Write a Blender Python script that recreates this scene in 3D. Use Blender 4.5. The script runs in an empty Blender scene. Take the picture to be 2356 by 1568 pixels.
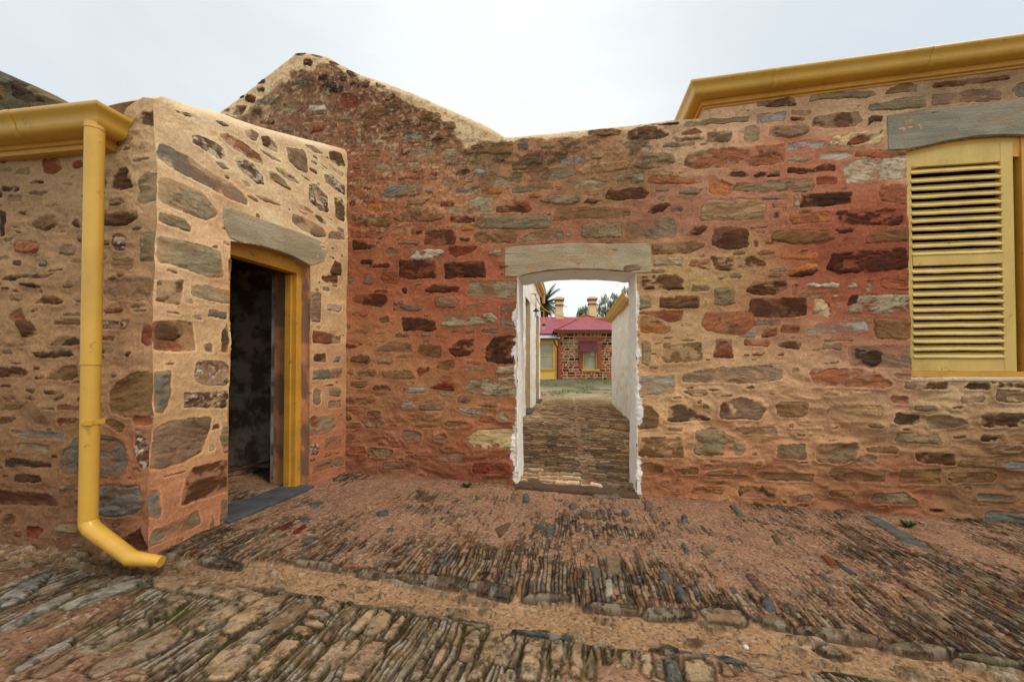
import bpy, math, random
import numpy as np
R = random.Random(7)
rng = np.random.default_rng(11)
sc = bpy.context.scene
COL = sc.collection

# ------------------------------------------------------------------ camera model (full view is 2356 x 1568 units)
F = 916.0; PITCH = math.radians(0.9); SH = 43.6; CZ = 1.25
cp, sp = math.cos(PITCH), math.sin(PITCH)
def ray(px, py):
    x = (px-1178.0)/F; v = (784.0-py+SH)/F
    return np.array([x, cp - v*sp, sp + v*cp])
cam_d = bpy.data.cameras.new('camera'); cam = bpy.data.objects.new('camera', cam_d); COL.objects.link(cam)
cam.location = (0, 0, CZ); cam.rotation_euler = (math.radians(90)+PITCH, 0, 0)
cam_d.sensor_width = 36; cam_d.lens = 36*F/2356; cam_d.shift_y = SH/2356; cam_d.clip_end = 3000; cam_d.clip_start = 0.05
sc.camera = cam

D2 = np.array([.98953, -.14430]); N2 = np.array([-.14430, -.98953])
class Plane:
    def __init__(s, O, D, N): s.O = np.array(O, float); s.D = np.array(D, float); s.N = np.array(N, float)
    def hit(s, px, py):                      # picture point -> (u, z) on this wall
        r = ray(px, py); t = (s.N @ s.O)/(s.N @ r[:2]); P = r[:2]*t
        return float((P-s.O) @ s.D), float(CZ + r[2]*t)
    def P(s, u, z, d=0.0):                   # wall coords -> world
        u, z, d = np.broadcast_arrays(np.asarray(u, float), np.asarray(z, float), np.asarray(d, float))
        return np.stack([s.O[0]+s.D[0]*u+s.N[0]*d, s.O[1]+s.D[1]*u+s.N[1]*d, z], -1)
    def off(s, d): return Plane(s.O+s.N*d, s.D, s.N)
VM, VF = 4.101, 2.128
MAIN = Plane(-N2*VM, D2, N2)
FRONT = Plane(-N2*VF, D2, N2)
u1, _ = MAIN.hit(797, 842); C1 = MAIN.P(u1, 0)[:2]
Dd = np.array([.195, .981]); Dd /= np.linalg.norm(Dd); Nd = np.array([Dd[1], -Dd[0]])
_r = ray(350, 900)[:2]
# corner C0 = C1 - Dd*t lying on the sight line and on the front wall
_A = np.array([[_r[0], Dd[0]], [_r[1], Dd[1]]]); _s = np.linalg.solve(_A, C1); C0 = _r*_s[0]; TL = float(_s[1])
DOOR = Plane(C0, Dd, Nd)
FRONT = Plane(-N2*float(-(N2 @ C0)), D2, N2)
UF = float((C0-FRONT.O) @ D2)

def smooth(a, b, x):
    t = np.clip((x-a)/(b-a), 0, 1); return t*t*(3-2*t)
def G(x, y):                                  # lie of the land
    return -.032*(np.asarray(x)-.65)*(1-smooth(12, 18, np.asarray(y))) + .37*smooth(15, 27, np.asarray(y))

# ------------------------------------------------------------------ noise
TAB = rng.random((256, 256))
def vn(x, y, seed=0):
    x = np.asarray(x, float)+seed*13.37; y = np.asarray(y, float)+seed*7.77
    xi = np.floor(x).astype(np.int64); yi = np.floor(y).astype(np.int64)
    fx = x-xi; fy = y-yi; fx = fx*fx*(3-2*fx); fy = fy*fy*(3-2*fy)
    a = TAB[xi & 255, yi & 255]; b = TAB[(xi+1) & 255, yi & 255]; c = TAB[xi & 255, (yi+1) & 255]; d = TAB[(xi+1) & 255, (yi+1) & 255]
    return (a*(1-fx)+b*fx)*(1-fy)+(c*(1-fx)+d*fx)*fy
def fbm(x, y, o=4, seed=0, g=.5):
    s = 0; a = 1; t = 0
    for i in range(o):
        s = s+a*vn(x, y, seed+i*3); t += a; a *= g; x = x*2.03+1.7; y = y*2.03+3.1
    return s/t                                 # 0..1
def ridged(x, y, o=3, seed=0):
    s = 0; a = 1; t = 0
    for i in range(o):
        s = s+a*(1-np.abs(2*vn(x, y, seed+i*5)-1)); t += a; a *= .55; x = x*2.1; y = y*2.1
    return s/t
def lin(c):
    c = np.asarray(c, float)/255.0
    return np.where(c <= .04045, c/12.92, ((c+.055)/1.055)**2.4)

# ------------------------------------------------------------------ materials
def mat(name, rgb, rough=.8, nscale=0, namt=.15, bump=0, bscale=60, metal=0, spec=.3, stretch=(1, 1, 1), col2=None):
    m = bpy.data.materials.new(name); m.use_nodes = True; nt = m.node_tree; b = nt.nodes['Principled BSDF']
    b.inputs['Roughness'].default_value = rough; b.inputs['Metallic'].default_value = metal
    b.inputs['Specular IOR Level'].default_value = spec
    c = tuple(lin(rgb))+(1,)
    b.inputs['Base Color'].default_value = c
    tc = nt.nodes.new('ShaderNodeTexCoord'); mp = nt.nodes.new('ShaderNodeMapping'); mp.inputs['Scale'].default_value = stretch
    nt.links.new(tc.outputs['Object'], mp.inputs['Vector'])
    if nscale:
        n = nt.nodes.new('ShaderNodeTexNoise'); n.inputs['Scale'].default_value = nscale; n.inputs['Detail'].default_value = 7; n.inputs['Roughness'].default_value = .65
        nt.links.new(mp.outputs[0], n.inputs['Vector'])
        cr = nt.nodes.new('ShaderNodeValToRGB'); cr.color_ramp.elements[0].position = .3; cr.color_ramp.elements[1].position = .7
        k = np.array(c[:3]); c2 = np.array(tuple(lin(col2))) if col2 is not None else k*(1-namt*2)
        cr.color_ramp.elements[0].color = tuple(c2)+(1,); cr.color_ramp.elements[1].color = tuple(np.clip(k*(1+namt*.6), 0, .95))+(1,)
        nt.links.new(n.outputs['Fac'], cr.inputs['Fac']); nt.links.new(cr.outputs[0], b.inputs['Base Color'])
    if bump:
        n2 = nt.nodes.new('ShaderNodeTexNoise'); n2.inputs['Scale'].default_value = bscale; n2.inputs['Detail'].default_value = 6
        nt.links.new(mp.outputs[0], n2.inputs['Vector'])
        bp = nt.nodes.new('ShaderNodeBump'); bp.inputs['Strength'].default_value = bump; bp.inputs['Distance'].default_value = .01
        nt.links.new(n2.outputs['Fac'], bp.inputs['Height']); nt.links.new(bp.outputs[0], b.inputs['Normal'])
    return m
def attr_mat(name, rough=.88, bump=.5, bscale=130, amt=.35, spec=.25):
    m = bpy.data.materials.new(name); m.use_nodes = True; nt = m.node_tree; b = nt.nodes['Principled BSDF']
    b.inputs['Roughness'].default_value = rough; b.inputs['Specular IOR Level'].default_value = spec
    a = nt.nodes.new('ShaderNodeAttribute'); a.attribute_name = 'Col'
    tc = nt.nodes.new('ShaderNodeTexCoord')
    n = nt.nodes.new('ShaderNodeTexNoise'); n.inputs['Scale'].default_value = bscale; n.inputs['Detail'].default_value = 5; n.inputs['Roughness'].default_value = .7
    nt.links.new(tc.outputs['Object'], n.inputs['Vector'])
    mr = nt.nodes.new('ShaderNodeMapRange'); mr.inputs[1].default_value = .25; mr.inputs[2].default_value = .75; mr.inputs[3].default_value = 1-amt; mr.inputs[4].default_value = 1+amt
    nt.links.new(n.outputs['Fac'], mr.inputs[0])
    vm = nt.nodes.new('ShaderNodeVectorMath'); vm.operation = 'SCALE'
    nt.links.new(a.outputs['Color'], vm.inputs[0]); nt.links.new(mr.outputs[0], vm.inputs['Scale']); nt.links.new(vm.outputs[0], b.inputs['Base Color'])
    bp = nt.nodes.new('ShaderNodeBump'); bp.inputs['Strength'].default_value = bump; bp.inputs['Distance'].default_value = .004
    nt.links.new(n.outputs['Fac'], bp.inputs['Height']); nt.links.new(bp.outputs[0], b.inputs['Normal'])
    return m
M = {}
M['masonry'] = attr_mat('rubble_masonry', .95, .55, 130, .38, .06)
M['paving'] = attr_mat('stone_paving', .95, .7, 170, .42, .06)
M['core'] = mat('wall_core', (150, 115, 90), .95, 8, .2, .5, 40)
def worn_paint(m, amt=.5, z0=None):
    nt = m.node_tree; b = nt.nodes['Principled BSDF']; tc = [n for n in nt.nodes if n.type == 'TEX_COORD'][0]
    src = b.inputs['Base Color'].links[0].from_socket
    def n_(sc_, a, b_, st=(1, 1, 1)):
        mp = nt.nodes.new('ShaderNodeMapping'); mp.inputs['Scale'].default_value = st; n = nt.nodes.new('ShaderNodeTexNoise'); n.inputs['Scale'].default_value = sc_; n.inputs['Detail'].default_value = 8; n.inputs['Roughness'].default_value = .7
        nt.links.new(tc.outputs['Object'], mp.inputs[0]); nt.links.new(mp.outputs[0], n.inputs[0]); r = nt.nodes.new('ShaderNodeMapRange'); r.inputs[1].default_value = a; r.inputs[2].default_value = b_; nt.links.new(n.outputs['Fac'], r.inputs[0]); return r.outputs[0]
    for f, c, k in ((n_(2.2, .50, .75, (1, 1, .5)), (128, 88, 40), .45*amt), (n_(16, .62, .68), (96, 66, 40), .8*amt), (n_(55, .66, .70), (70, 50, 36), .9*amt), (n_(5, .60, .80, (3, 3, .4)), (92, 74, 52), .5*amt)):
        x = nt.nodes.new('ShaderNodeMixRGB'); x.inputs[2].default_value = tuple(lin(c))+(1,); mu = nt.nodes.new('ShaderNodeMath'); mu.operation = 'MULTIPLY'; mu.inputs[1].default_value = k
        nt.links.new(f, mu.inputs[0]); nt.links.new(mu.outputs[0], x.inputs[0]); nt.links.new(src, x.inputs[1]); src = x.outputs[0]
    nt.links.new(src, b.inputs['Base Color'])
M['yellow'] = mat('ochre_gloss_paint', (217, 167, 66), .34, 3, .05, .12, 25, spec=.5)
M['yellow2'] = mat('ochre_timber_paint', (214, 156, 58), .5, 5, .1, .25, 60, spec=.4)
M['cream'] = mat('cream_shutter_paint', (214, 180, 98), .5, 6, .07, .2, 70, spec=.4, stretch=(1, 1, .3))
for k_ in ('yellow', 'yellow2', 'cream'): worn_paint(M[k_], .8 if k_ != 'yellow' else .6)
M['slot'] = mat('gap_shade', (26, 22, 18), .9)  # near-black colour standing in for the shade seen between louvre slats
M['grey_stone'] = mat('grey_lintel_stone', (160, 148, 122), .8, 2.2, .1, .6, 30, stretch=(.8, .8, 3.5), col2=(142, 126, 96))
M['blue_stone'] = mat('blue_grey_lintel_stone', (132, 136, 124), .8, 2.2, .1, .5, 35, stretch=(.7, .7, 4), col2=(118, 112, 92))
def slab_mat(name, c1, c2, c3, sz):
    m = mat(name, c1, .82); nt = m.node_tree; b = nt.nodes['Principled BSDF']; tc = [n for n in nt.nodes if n.type == 'TEX_COORD'][0]
    def noise(sc_, st_, det=6, rough=.6, dist=0):
        mp = nt.nodes.new('ShaderNodeMapping'); mp.inputs['Scale'].default_value = st_; n = nt.nodes.new('ShaderNodeTexNoise'); n.inputs['Scale'].default_value = sc_; n.inputs['Detail'].default_value = det; n.inputs['Roughness'].default_value = rough; n.inputs['Distortion'].default_value = dist
        nt.links.new(tc.outputs['Object'], mp.inputs[0]); nt.links.new(mp.outputs[0], n.inputs[0]); return n.outputs['Fac']
    def ramp(f, a, b_, ca, cb):
        r = nt.nodes.new('ShaderNodeValToRGB'); r.color_ramp.elements[0].position = a; r.color_ramp.elements[1].position = b_; r.color_ramp.elements[0].color = ca; r.color_ramp.elements[1].color = cb; nt.links.new(f, r.inputs[0]); return r.outputs[0]
    def mix(f, a, b_):
        x = nt.nodes.new('ShaderNodeMixRGB'); nt.links.new(f, x.inputs[0]); 
        for i, v in ((1, a), (2, b_)):
            if isinstance(v, tuple): x.inputs[i].default_value = v
            else: nt.links.new(v, x.inputs[i])
        return x.outputs[0]
    C1, C2, C3 = [tuple(lin(c))+(1,) for c in (c1, c2, c3)]; W0, W1 = (0, 0, 0, 1), (1, 1, 1, 1)
    base = mix(ramp(noise(3, (.7, .7, sz*.6), 5, .6, .6), .42, .60, W0, W1), C1, C2)
    st = ramp(noise(2.2, (.8, .8, 1.6), 5, .6, 1.2), .52, .68, W0, (.7, .7, .7, 1)); base = mix(st, base, C3)
    ln = noise(5, (.35, .35, sz*2.2), 8, .75, .4); base = mix(ramp(ln, .30, .42, (.65, .65, .65, 1), W0), base, tuple(lin(np.array(c2)*.55))+(1,))
    gr = noise(60, (1, 1, 1), 4, .7); base = mix(ramp(gr, .30, .45, (.3, .3, .3, 1), W0), base, tuple(lin(np.array(c1)*.6))+(1,))
    nt.links.new(base, b.inputs['Base Color'])
    ad = nt.nodes.new('ShaderNodeMath'); ad.operation = 'ADD'; nt.links.new(ln, ad.inputs[0]); nt.links.new(gr, ad.inputs[1])
    bp = nt.nodes.new('ShaderNodeBump'); bp.inputs['Strength'].default_value = .8; bp.inputs['Distance'].default_value = .012; nt.links.new(ad.outputs[0], bp.inputs['Height']); nt.links.new(bp.outputs[0], b.inputs['Normal'])
    return m
M['grey_stone'] = slab_mat('bedded_lintel_stone', (190, 172, 140), (166, 148, 118), (186, 136, 84), 4)
M['blue_stone'] = slab_mat('blue_lintel_stone', (160, 150, 130), (138, 130, 112), (156, 124, 84), 4)
M['slate'] = mat('slate_step', (84, 86, 88), .7, 8, .2, .4, 50)
M['white'] = mat('whitewash', (252, 249, 243), .9, 4, .03, .8, 22, col2=(238, 226, 208))
M['inner'] = mat('peeling_plaster', (168, 160, 150), .95, 4.5, .05, .7, 20, col2=(112, 92, 78))
for n_ in ('inner',):
    cr = [x for x in M[n_].node_tree.nodes if x.type == 'VALTORGB'][0]; cr.color_ramp.elements[0].position = .44; cr.color_ramp.elements[1].position = .56
M['dirt'] = mat('room_dirt', (190, 156, 130), .95, 20, .25, .8, 60)
M['timber'] = mat('old_timber', (112, 84, 62), .9, 9, .3, .9, 30, stretch=(1, 14, 14), col2=(52, 38, 30))
M['redroof'] = mat('red_corrugated_iron', (168, 84, 94), .5, 2, .12, 0)
M['greyroof'] = mat('galvanised_iron', (190, 196, 200), .45, 2, .1, 0)
M['gutter_red'] = mat('dark_red_gutter', (96, 40, 34), .5)
M['chimney'] = mat('cream_render', (225, 198, 150), .8, 2, .06)
M['chimcap'] = mat('brown_trim', (112, 62, 48), .7)
M['awning'] = mat('maroon_canvas', (104, 52, 56), .85, 3, .1)
M['blind'] = mat('window_blind', (168, 160, 136), .5, 2, .08)
M['brick'] = mat('red_brick', (168, 92, 68), .9, 6, .2)
M['ywall'] = mat('yellow_weatherboard', (228, 188, 88), .7, 2, .05)
M['bark'] = mat('bark', (92, 74, 56), .95, 12, .3, .6, 30)
M['leaf'] = mat('leaf_green', (158, 164, 130), .7, 1.5, .3)
M['palmleaf'] = mat('palm_green', (66, 84, 48), .6, 1.2, .25)
M['iron'] = mat('black_iron', (34, 30, 28), .6)
M['glass'] = mat('lamp_glass', (205, 200, 190), .15, spec=.6)
M['cable'] = mat('yellow_cable', (214, 162, 50), .5)
M['weed'] = mat('weed_green', (66, 92, 46), .7, 6, .25)
M['pebble'] = mat('white_pebble', (226, 220, 210), .7, 10, .1)
M['earth'] = mat('earth', (150, 128, 98), .95, 3, .2, .6, 20)
M['screw'] = mat('painted_strap', (212, 164, 66), .45)

# ------------------------------------------------------------------ object helpers
def link(name, me, m, parent):
    o = bpy.data.objects.new(name, me); COL.objects.link(o)
    if m is not None: me.materials.append(m)
    if parent is not None: o.parent = parent
    return o
def mesh(name, v, f, m, parent=None, smoothf=False):
    me = bpy.data.meshes.new(name); me.from_pydata([tuple(map(float, p)) for p in v], [], f); me.update()
    if smoothf: me.polygons.foreach_set('use_smooth', [True]*len(me.polygons))
    return link(name, me, m, parent)
def grid_mesh(name, P, col, m, parent=None, fmask=None, flip=False):
    nu, nv = P.shape[:2]
    idx = np.arange(nu*nv).reshape(nu, nv)
    q = np.stack([idx[:-1, :-1], idx[1:, :-1], idx[1:, 1:], idx[:-1, 1:]], -1)
    if flip: q = q[..., ::-1]
    q = q[fmask] if fmask is not None else q.reshape(-1, 4)
    q = q.reshape(-1, 4)
    me = bpy.data.meshes.new(name)
    me.vertices.add(nu*nv); me.vertices.foreach_set('co', P.reshape(-1).astype(np.float32))
    me.loops.add(q.size); me.loops.foreach_set('vertex_index', q.reshape(-1).astype(np.int32))
    me.polygons.add(len(q)); me.polygons.foreach_set('loop_start', np.arange(0, q.size, 4, dtype=np.int32)); me.polygons.foreach_set('loop_total', np.full(len(q), 4, np.int32))
    me.polygons.foreach_set('use_smooth', np.ones(len(q), bool))
    me.update(calc_edges=True)
    if col is not None:
        a = me.color_attributes.new('Col', 'FLOAT_COLOR', 'POINT')
        c = np.ones((nu*nv, 4), np.float32); c[:, :3] = col.reshape(-1, 3); a.data.foreach_set('color', c.reshape(-1))
    return link(name, me, m, parent)
def tag(o, label=None, cat=None, group=None, kind=None):
    if label: o['label'] = label
    if cat: o['category'] = cat
    if group: o['group'] = group
    if kind: o['kind'] = kind
    return o
def empty(name, loc=(0, 0, 0)):
    o = bpy.data.objects.new(name, None); COL.objects.link(o); o.empty_display_size = .2
    return o
class MB:                                      # collects shapes into one mesh
    def __init__(s): s.v = []; s.f = []
    def add(s, v, f):
        b = len(s.v); s.v += [tuple(map(float, p)) for p in v]; s.f += [tuple(b+i for i in q) for q in f]; return s
    def prism(s, poly, plane, d0, d1, bev=0):   # poly (u,z) extruded between offsets d0 (back) and d1 (front)
        n = len(poly); a = plane.P([p[0] for p in poly], [p[1] for p in poly], d0)
        if bev:
            cx = np.mean([p[0] for p in poly]); cz = np.mean([p[1] for p in poly])
            q = []
            for i in range(n):
                p0 = np.array(poly[i-1]); p1 = np.array(poly[i]); p2 = np.array(poly[(i+1) % n])
                e1 = (p0-p1)/np.linalg.norm(p0-p1); e2 = (p2-p1)/np.linalg.norm(p2-p1); b = e1+e2
                if np.linalg.norm(b) < .3: b = np.array([cx, cz])-p1
                b = b/np.linalg.norm(b)
                if (np.array([cx, cz])-p1) @ b < 0: b = -b
                q.append(p1+b*bev*1.2)
            m1 = plane.P([p[0] for p in poly], [p[1] for p in poly], d1-bev); c = plane.P([p[0] for p in q], [p[1] for p in q], d1)
            rings = [a, m1, c]
        else: rings = [a, plane.P([p[0] for p in poly], [p[1] for p in poly], d1)]
        v = np.concatenate(rings); f = []
        for k in range(len(rings)-1):
            for i in range(n): j = (i+1) % n; f.append((k*n+i, k*n+j, (k+1)*n+j, (k+1)*n+i))
        f.append(tuple(range(n))[::-1]); f.append(tuple((len(rings)-1)*n+i for i in range(n)))
        return s.add(v, f)
    def box(s, plane, u0, u1, z0, z1, d0, d1, bev=0): return s.prism([(u0, z0), (u1, z0), (u1, z1), (u0, z1)], plane, d0, d1, bev)
    def wbox(s, x0, x1, y0, y1, z0, z1):
        v = [(x0, y0, z0), (x1, y0, z0), (x1, y1, z0), (x0, y1, z0), (x0, y0, z1), (x1, y0, z1), (x1, y1, z1), (x0, y1, z1)]
        return s.add(v, [(3, 2, 1, 0), (4, 5, 6, 7), (0, 1, 5, 4), (1, 2, 6, 5), (2, 3, 7, 6), (3, 0, 4, 7)])
    def tube(s, pts, rad, n=20, cap=True):
        pts = [np.array(p, float) for p in pts]; k = len(pts)
        if not hasattr(rad, '__len__'): rad = [rad]*k
        prev = None; v = []
        for i, p in enumerate(pts):
            t = pts[min(i+1, k-1)]-pts[max(i-1, 0)]
            if 0 < i < k-1:
                a = pts[i]-pts[i-1]; b = pts[i+1]-pts[i]; t = a/np.linalg.norm(a)+b/np.linalg.norm(b)
            t = t/np.linalg.norm(t)
            if prev is None: r = np.cross(t, [0, 0, 1.0]); r = r if np.linalg.norm(r) > .01 else np.cross(t, [0, 1.0, 0])
            else: r = prev-t*(prev @ t)
            r = r/np.linalg.norm(r); prev = r; w = np.cross(t, r)
            for q in range(n):
                a = 2*math.pi*q/n; v.append(p+rad[i]*(r*math.cos(a)+w*math.sin(a)))
        f = [(i*n+q, i*n+(q+1) % n, (i+1)*n+(q+1) % n, (i+1)*n+q) for i in range(k-1) for q in range(n)]
        if cap: f += [tuple(range(n))[::-1], tuple((k-1)*n+q for q in range(n))]
        return s.add(v, f)
    def sweep(s, path, outs, prof):              # profile (out, z) swept along 3-D path with mitred outward vectors
        k = len(path); n = len(prof); v = []
        for p, o in zip(path, outs):
            for a, z in prof: v.append((p[0]+o[0]*a, p[1]+o[1]*a, p[2]+z))
        f = [(i*n+q, i*n+(q+1) % n, (i+1)*n+(q+1) % n, (i+1)*n+q) for i in range(k-1) for q in range(n)]
        f += [tuple(range(n))[::-1], tuple((k-1)*n+q for q in range(n))]
        return s.add(v, f)
    def build(s, name, m, parent=None, sm=False): return mesh(name, s.v, s.f, m, parent, sm)
def soften(o, w=.004, seg=2, ang=True):
    b = o.modifiers.new('bevel', 'BEVEL'); b.width = w; b.segments = seg; b.limit_method = 'ANGLE'; b.angle_limit = math.radians(35)
    return o
def autosmooth(o, deg=35):
    me = o.data; me.polygons.foreach_set('use_smooth', [True]*len(me.polygons))
    try: me.set_sharp_from_angle(angle=math.radians(deg))
    except Exception: pass
    return o

# ------------------------------------------------------------------ stone layouts (picture outlines, put onto the wall planes)
PAL = {'G': (122, 110, 84), 'g': (150, 139, 110), 'B': (104, 105, 98), 'b': (150, 150, 140), 'D': (66, 38, 26), 'K': (34, 27, 26), 'R': (120, 56, 36),
       'r': (150, 88, 58), 'O': (172, 106, 56), 'T': (160, 127, 90), 't': (196, 168, 124), 'M': (128, 104, 84), 'W': (182, 170, 146), 'o': (120, 90, 56), 's': (188, 154, 116), 'S': (156, 128, 98), 'k': (132, 112, 88), 'l': (166, 156, 140), 'X': (140, 112, 96)}
CROP = {'A': (1024, 400, .43463), 'B': (2048, 400, .43463), 'C': (3072, 200, .43463), 'D': (1024, 1081, .43463), 'E': (3072, 881, .43463), 'F': (2500, 1081, .43463),
        'G': (0, 600, .43463), 'H': (0, 1281, .43463), 'I': (800, 150, .43463), 'J': (2500, 1300, .67742), 'L': (0, 100, .7014), 'N': (0, 1100, .76545), 'Z': (0, 0, 1.7385),
        'P': (0, 1900, .86927), 'Q': (2048, 1900, .86927), 'Y': (0, 1920, .86927)}
def parse(crop, s):
    ox, oy, k = CROP[crop]; out = []
    for e in s.split(';'):
        e = e.strip()
        if not e: continue
        c = e[0]; n = [float(x) for x in e[1:].replace(',', ' ').split()]
        if len(n) == 4:
            x0, y0, x1, y1 = n; w = (x1-x0); h = (y1-y0); a = min(w, h)*.28
            r = lambda: R.uniform(.4, 1.5)
            pts = [(x0+a*r(), y0), (x1-a*r(), y0+h*R.uniform(0, .1)), (x1, y0+a*r()), (x1-w*.02, y1-a*r()), (x1-a*r(), y1), (x0+a*r(), y1-h*R.uniform(0, .1)), (x0, y1-a*r()), (x0+w*.02, y0+a*r())]
        else: pts = list(zip(n[0::2], n[1::2]))
        out.append((c, [((ox+x*k)/1.7385, (oy+y*k)/1.7385) for x, y in pts]))
    return out
MS = []
MS += parse('I', "D 875 125 965 170;K 1005,125 1060,150 1125,185 1060,175 1010,150;D 1180,205 1270,240 1225,270;K 1335,290 1455,340 1450,390 1380,370;D 1270 320 1360 410;K 1385 400 1560 475;r 1615,415 1720,460 1700,495 1625,460;D 1700,480 1850,530 1830,600 1700,580;K 1110 420 1330 520;K 1090 340 1200 420;G 840 395 980 455;T 1070 240 1210 330;D 945 200 1040 260;K 520 370 600 425;K 525 450 595 500;K 345 520 405 550;K 225,610 320,555 300,610 235,640;D 410 520 510 590;B 520 560 700 620;G 690,640 740,600 945,605 945,690 720,690;R 1295 520 1460 655;o 1500 650 1830 750;W 990 620 1185 665;G 1235 730 1410 770;T 985,745 1000,720 1150,700 1150,725;T 930,805 950,780 1140,760 1145,790;R 1010,890 1050,840 1150,805 1145,835 1080,870;D 300,715 330,625 430,620 380,715;D 475 660 580 740;D 215 655 270 690;K 560 760 690 805;M 750 800 870 870;B 910 880 1010 915;b 1320,995 1440,940 1595,905 1605,970 1450,990;G 1625,950 1700,900 1820,880 1830,910 1720,935;b 1870,925 1910,880 2060,905 2000,935 1880,940;O 1380 862 1440 888;O 1315 893 1385 930;D 1685 815 1780 860;R 1980 795 2090 845;o 2240 775 2356 850;o 2020 690 2220 780;G 950 540 1070 590")
MS += parse('A', "o 1000 470 1145 530;g 1425,525 1440,430 1650,435 1645,520;g 1700 445 1860 515;o 1930,495 1945,430 2120,410 2356,380 2356,500;g 1085,610 1140,575 1500,575 1490,625 1180,660 1095,650;g 1570 545 1700 590;G 1745,600 1760,530 2065,525 2060,600;r 890 580 1040 635;O 900 635 1050 680;g 1685 660 1755 705;R 1620 665 1685 705;K 1830,690 1860,645 1960,640 1970,665 1900,700;b 2000 640 2110 690;g 2110 640 2235 700;g 1710 725 1860 790;g 2180,790 2200,705 2356,700 2356,785;D 985 800 1125 830;B 1165,880 1200,790 1340,775 1525,790 1520,875 1230,905;B 1545 815 1635 860;B 1825,865 1830,810 2050,805 1990,850;O 2060 800 2270 870;O 1040 940 1310 1025;T 1385,965 1400,900 1600,900 1540,965;R 1690 935 1830 985;g 1770 980 1915 1040;g 1955,1035 1960,895 2180,885 2185,1035;o 1260,1090 1400,1010 1560,1000 1690,1055 1740,1085 1660,1115 1330,1130;o 850 1065 1250 1175;D 1780,1130 1790,1075 1940,1065 2020,1080 2020,1130 1850,1140;O 1880 1155 2020 1205;G 2020 1060 2720 1190;K 1405 1185 1535 1250;D 1545,1340 1550,1215 1690,1185 1810,1195 1845,1260 1830,1340;K 1880 1260 1965 1300;o 1990 1215 2420 1320;D 885,1385 885,1295 1160,1300 1100,1360 940,1385;W 1405,1470 1480,1385 1700,1365 1735,1400 1680,1435 1500,1480;R 1765,1435 1765,1350 2035,1350 1980,1420 1840,1440;g 2075 1385 2260 1440;K 960 1460 1070 1515;D 1035 1510 1240 1550;M 1310 1300 1500 1335;D 855 920 915 970;r 870 1190 1180 1280;R 1060 700 1250 745;r 1300 690 1550 730")
MS += parse('D', "D 1318,-90 1640,-95 1660,70 1400,85 1320,60;K 1725,-70 2100,-80 2120,65 1730,75;G 845 65 905 150;M 980 30 1075 145;r 1150 20 1320 130;D 885,270 930,215 1200,230 1215,270 1170,340 950,300;D 1555,190 1620,130 1870,160 1860,200 1600,210;K 1335 160 1390 210;g 1930,200 1950,110 2400,95 2400,270 2000,250;M 1630,245 1820,230 1860,280 1840,350 1660,345;M 1255,375 1265,285 1330,280 1535,355 1500,370;K 1340,425 1400,430 1500,430 1650,480 1665,548 1620,565 1355,560;g 1690,500 1730,400 2180,385 2240,440 2200,500 1760,525;G 2245,520 2250,300 2400,290 2400,580 2290,580;B 2075 545 2230 580;M 1925 560 2010 595;R 820,640 910,620 980,680 920,720 825,710;M 1120,750 1130,720 1250,660 1440,670 1440,750;o 1490,760 1500,680 1710,690 1705,800 1550,800;D 1780,740 1850,640 2010,630 2025,700 1960,790 1830,800;o 860 780 1060 860;G 1290 780 1450 810;G 1120 815 1260 865;M 930 910 1110 985;o 1165,930 1260,930 1420,915 1475,1000 1260,1005 1175,990;o 1660 825 1830 920;K 2105,850 2110,720 2190,610 2400,600 2400,860;g 2195,950 2220,885 2400,865 2400,950;g 1910 895 2110 935;o 860 1020 1030 1080;R 1480 890 1630 970;b 1385,1130 1400,1080 1560,1065 1565,1130;R 1600,1080 1680,1030 1830,1030 1830,1110 1700,1100;g 1660,1130 1780,1120 1820,1170;g 1920,1110 1960,1020 2390,970 2390,1150 2120,1160;o 820 1160 1110 1240;b 1340 1210 1470 1270;M 1500 1205 1740 1290;G 2030,1240 2230,1200 2225,1260;b 1845,1270 2090,1265 2130,1330 1960,1330;g 2220 1260 2390 1380;G 960,1380 1120,1340 1205,1390 1130,1450 1000,1430;o 1020 1290 1140 1340;M 1330,1530 1360,1470 1520,1500 1510,1560;t 1920,1567 2020,1460 2390,1450 2390,1640 2000,1640;M 845 910 900 960;o 1070 1060 1250 1110;D 830 1500 910 1560;M 1660 1500 1750 1570;r 860 1620 1000 1680;o 1100 1640 1260 1700")
MS += parse('Z', "M 925 990 965 1015;G 845 1030 900 1050;M 1010 1040 1075 1065;R 1085 1065 1175 1090;M 880 1062 960 1080;o 1105 1096 1170 1112;r 820 1040 850 1062")
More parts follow.
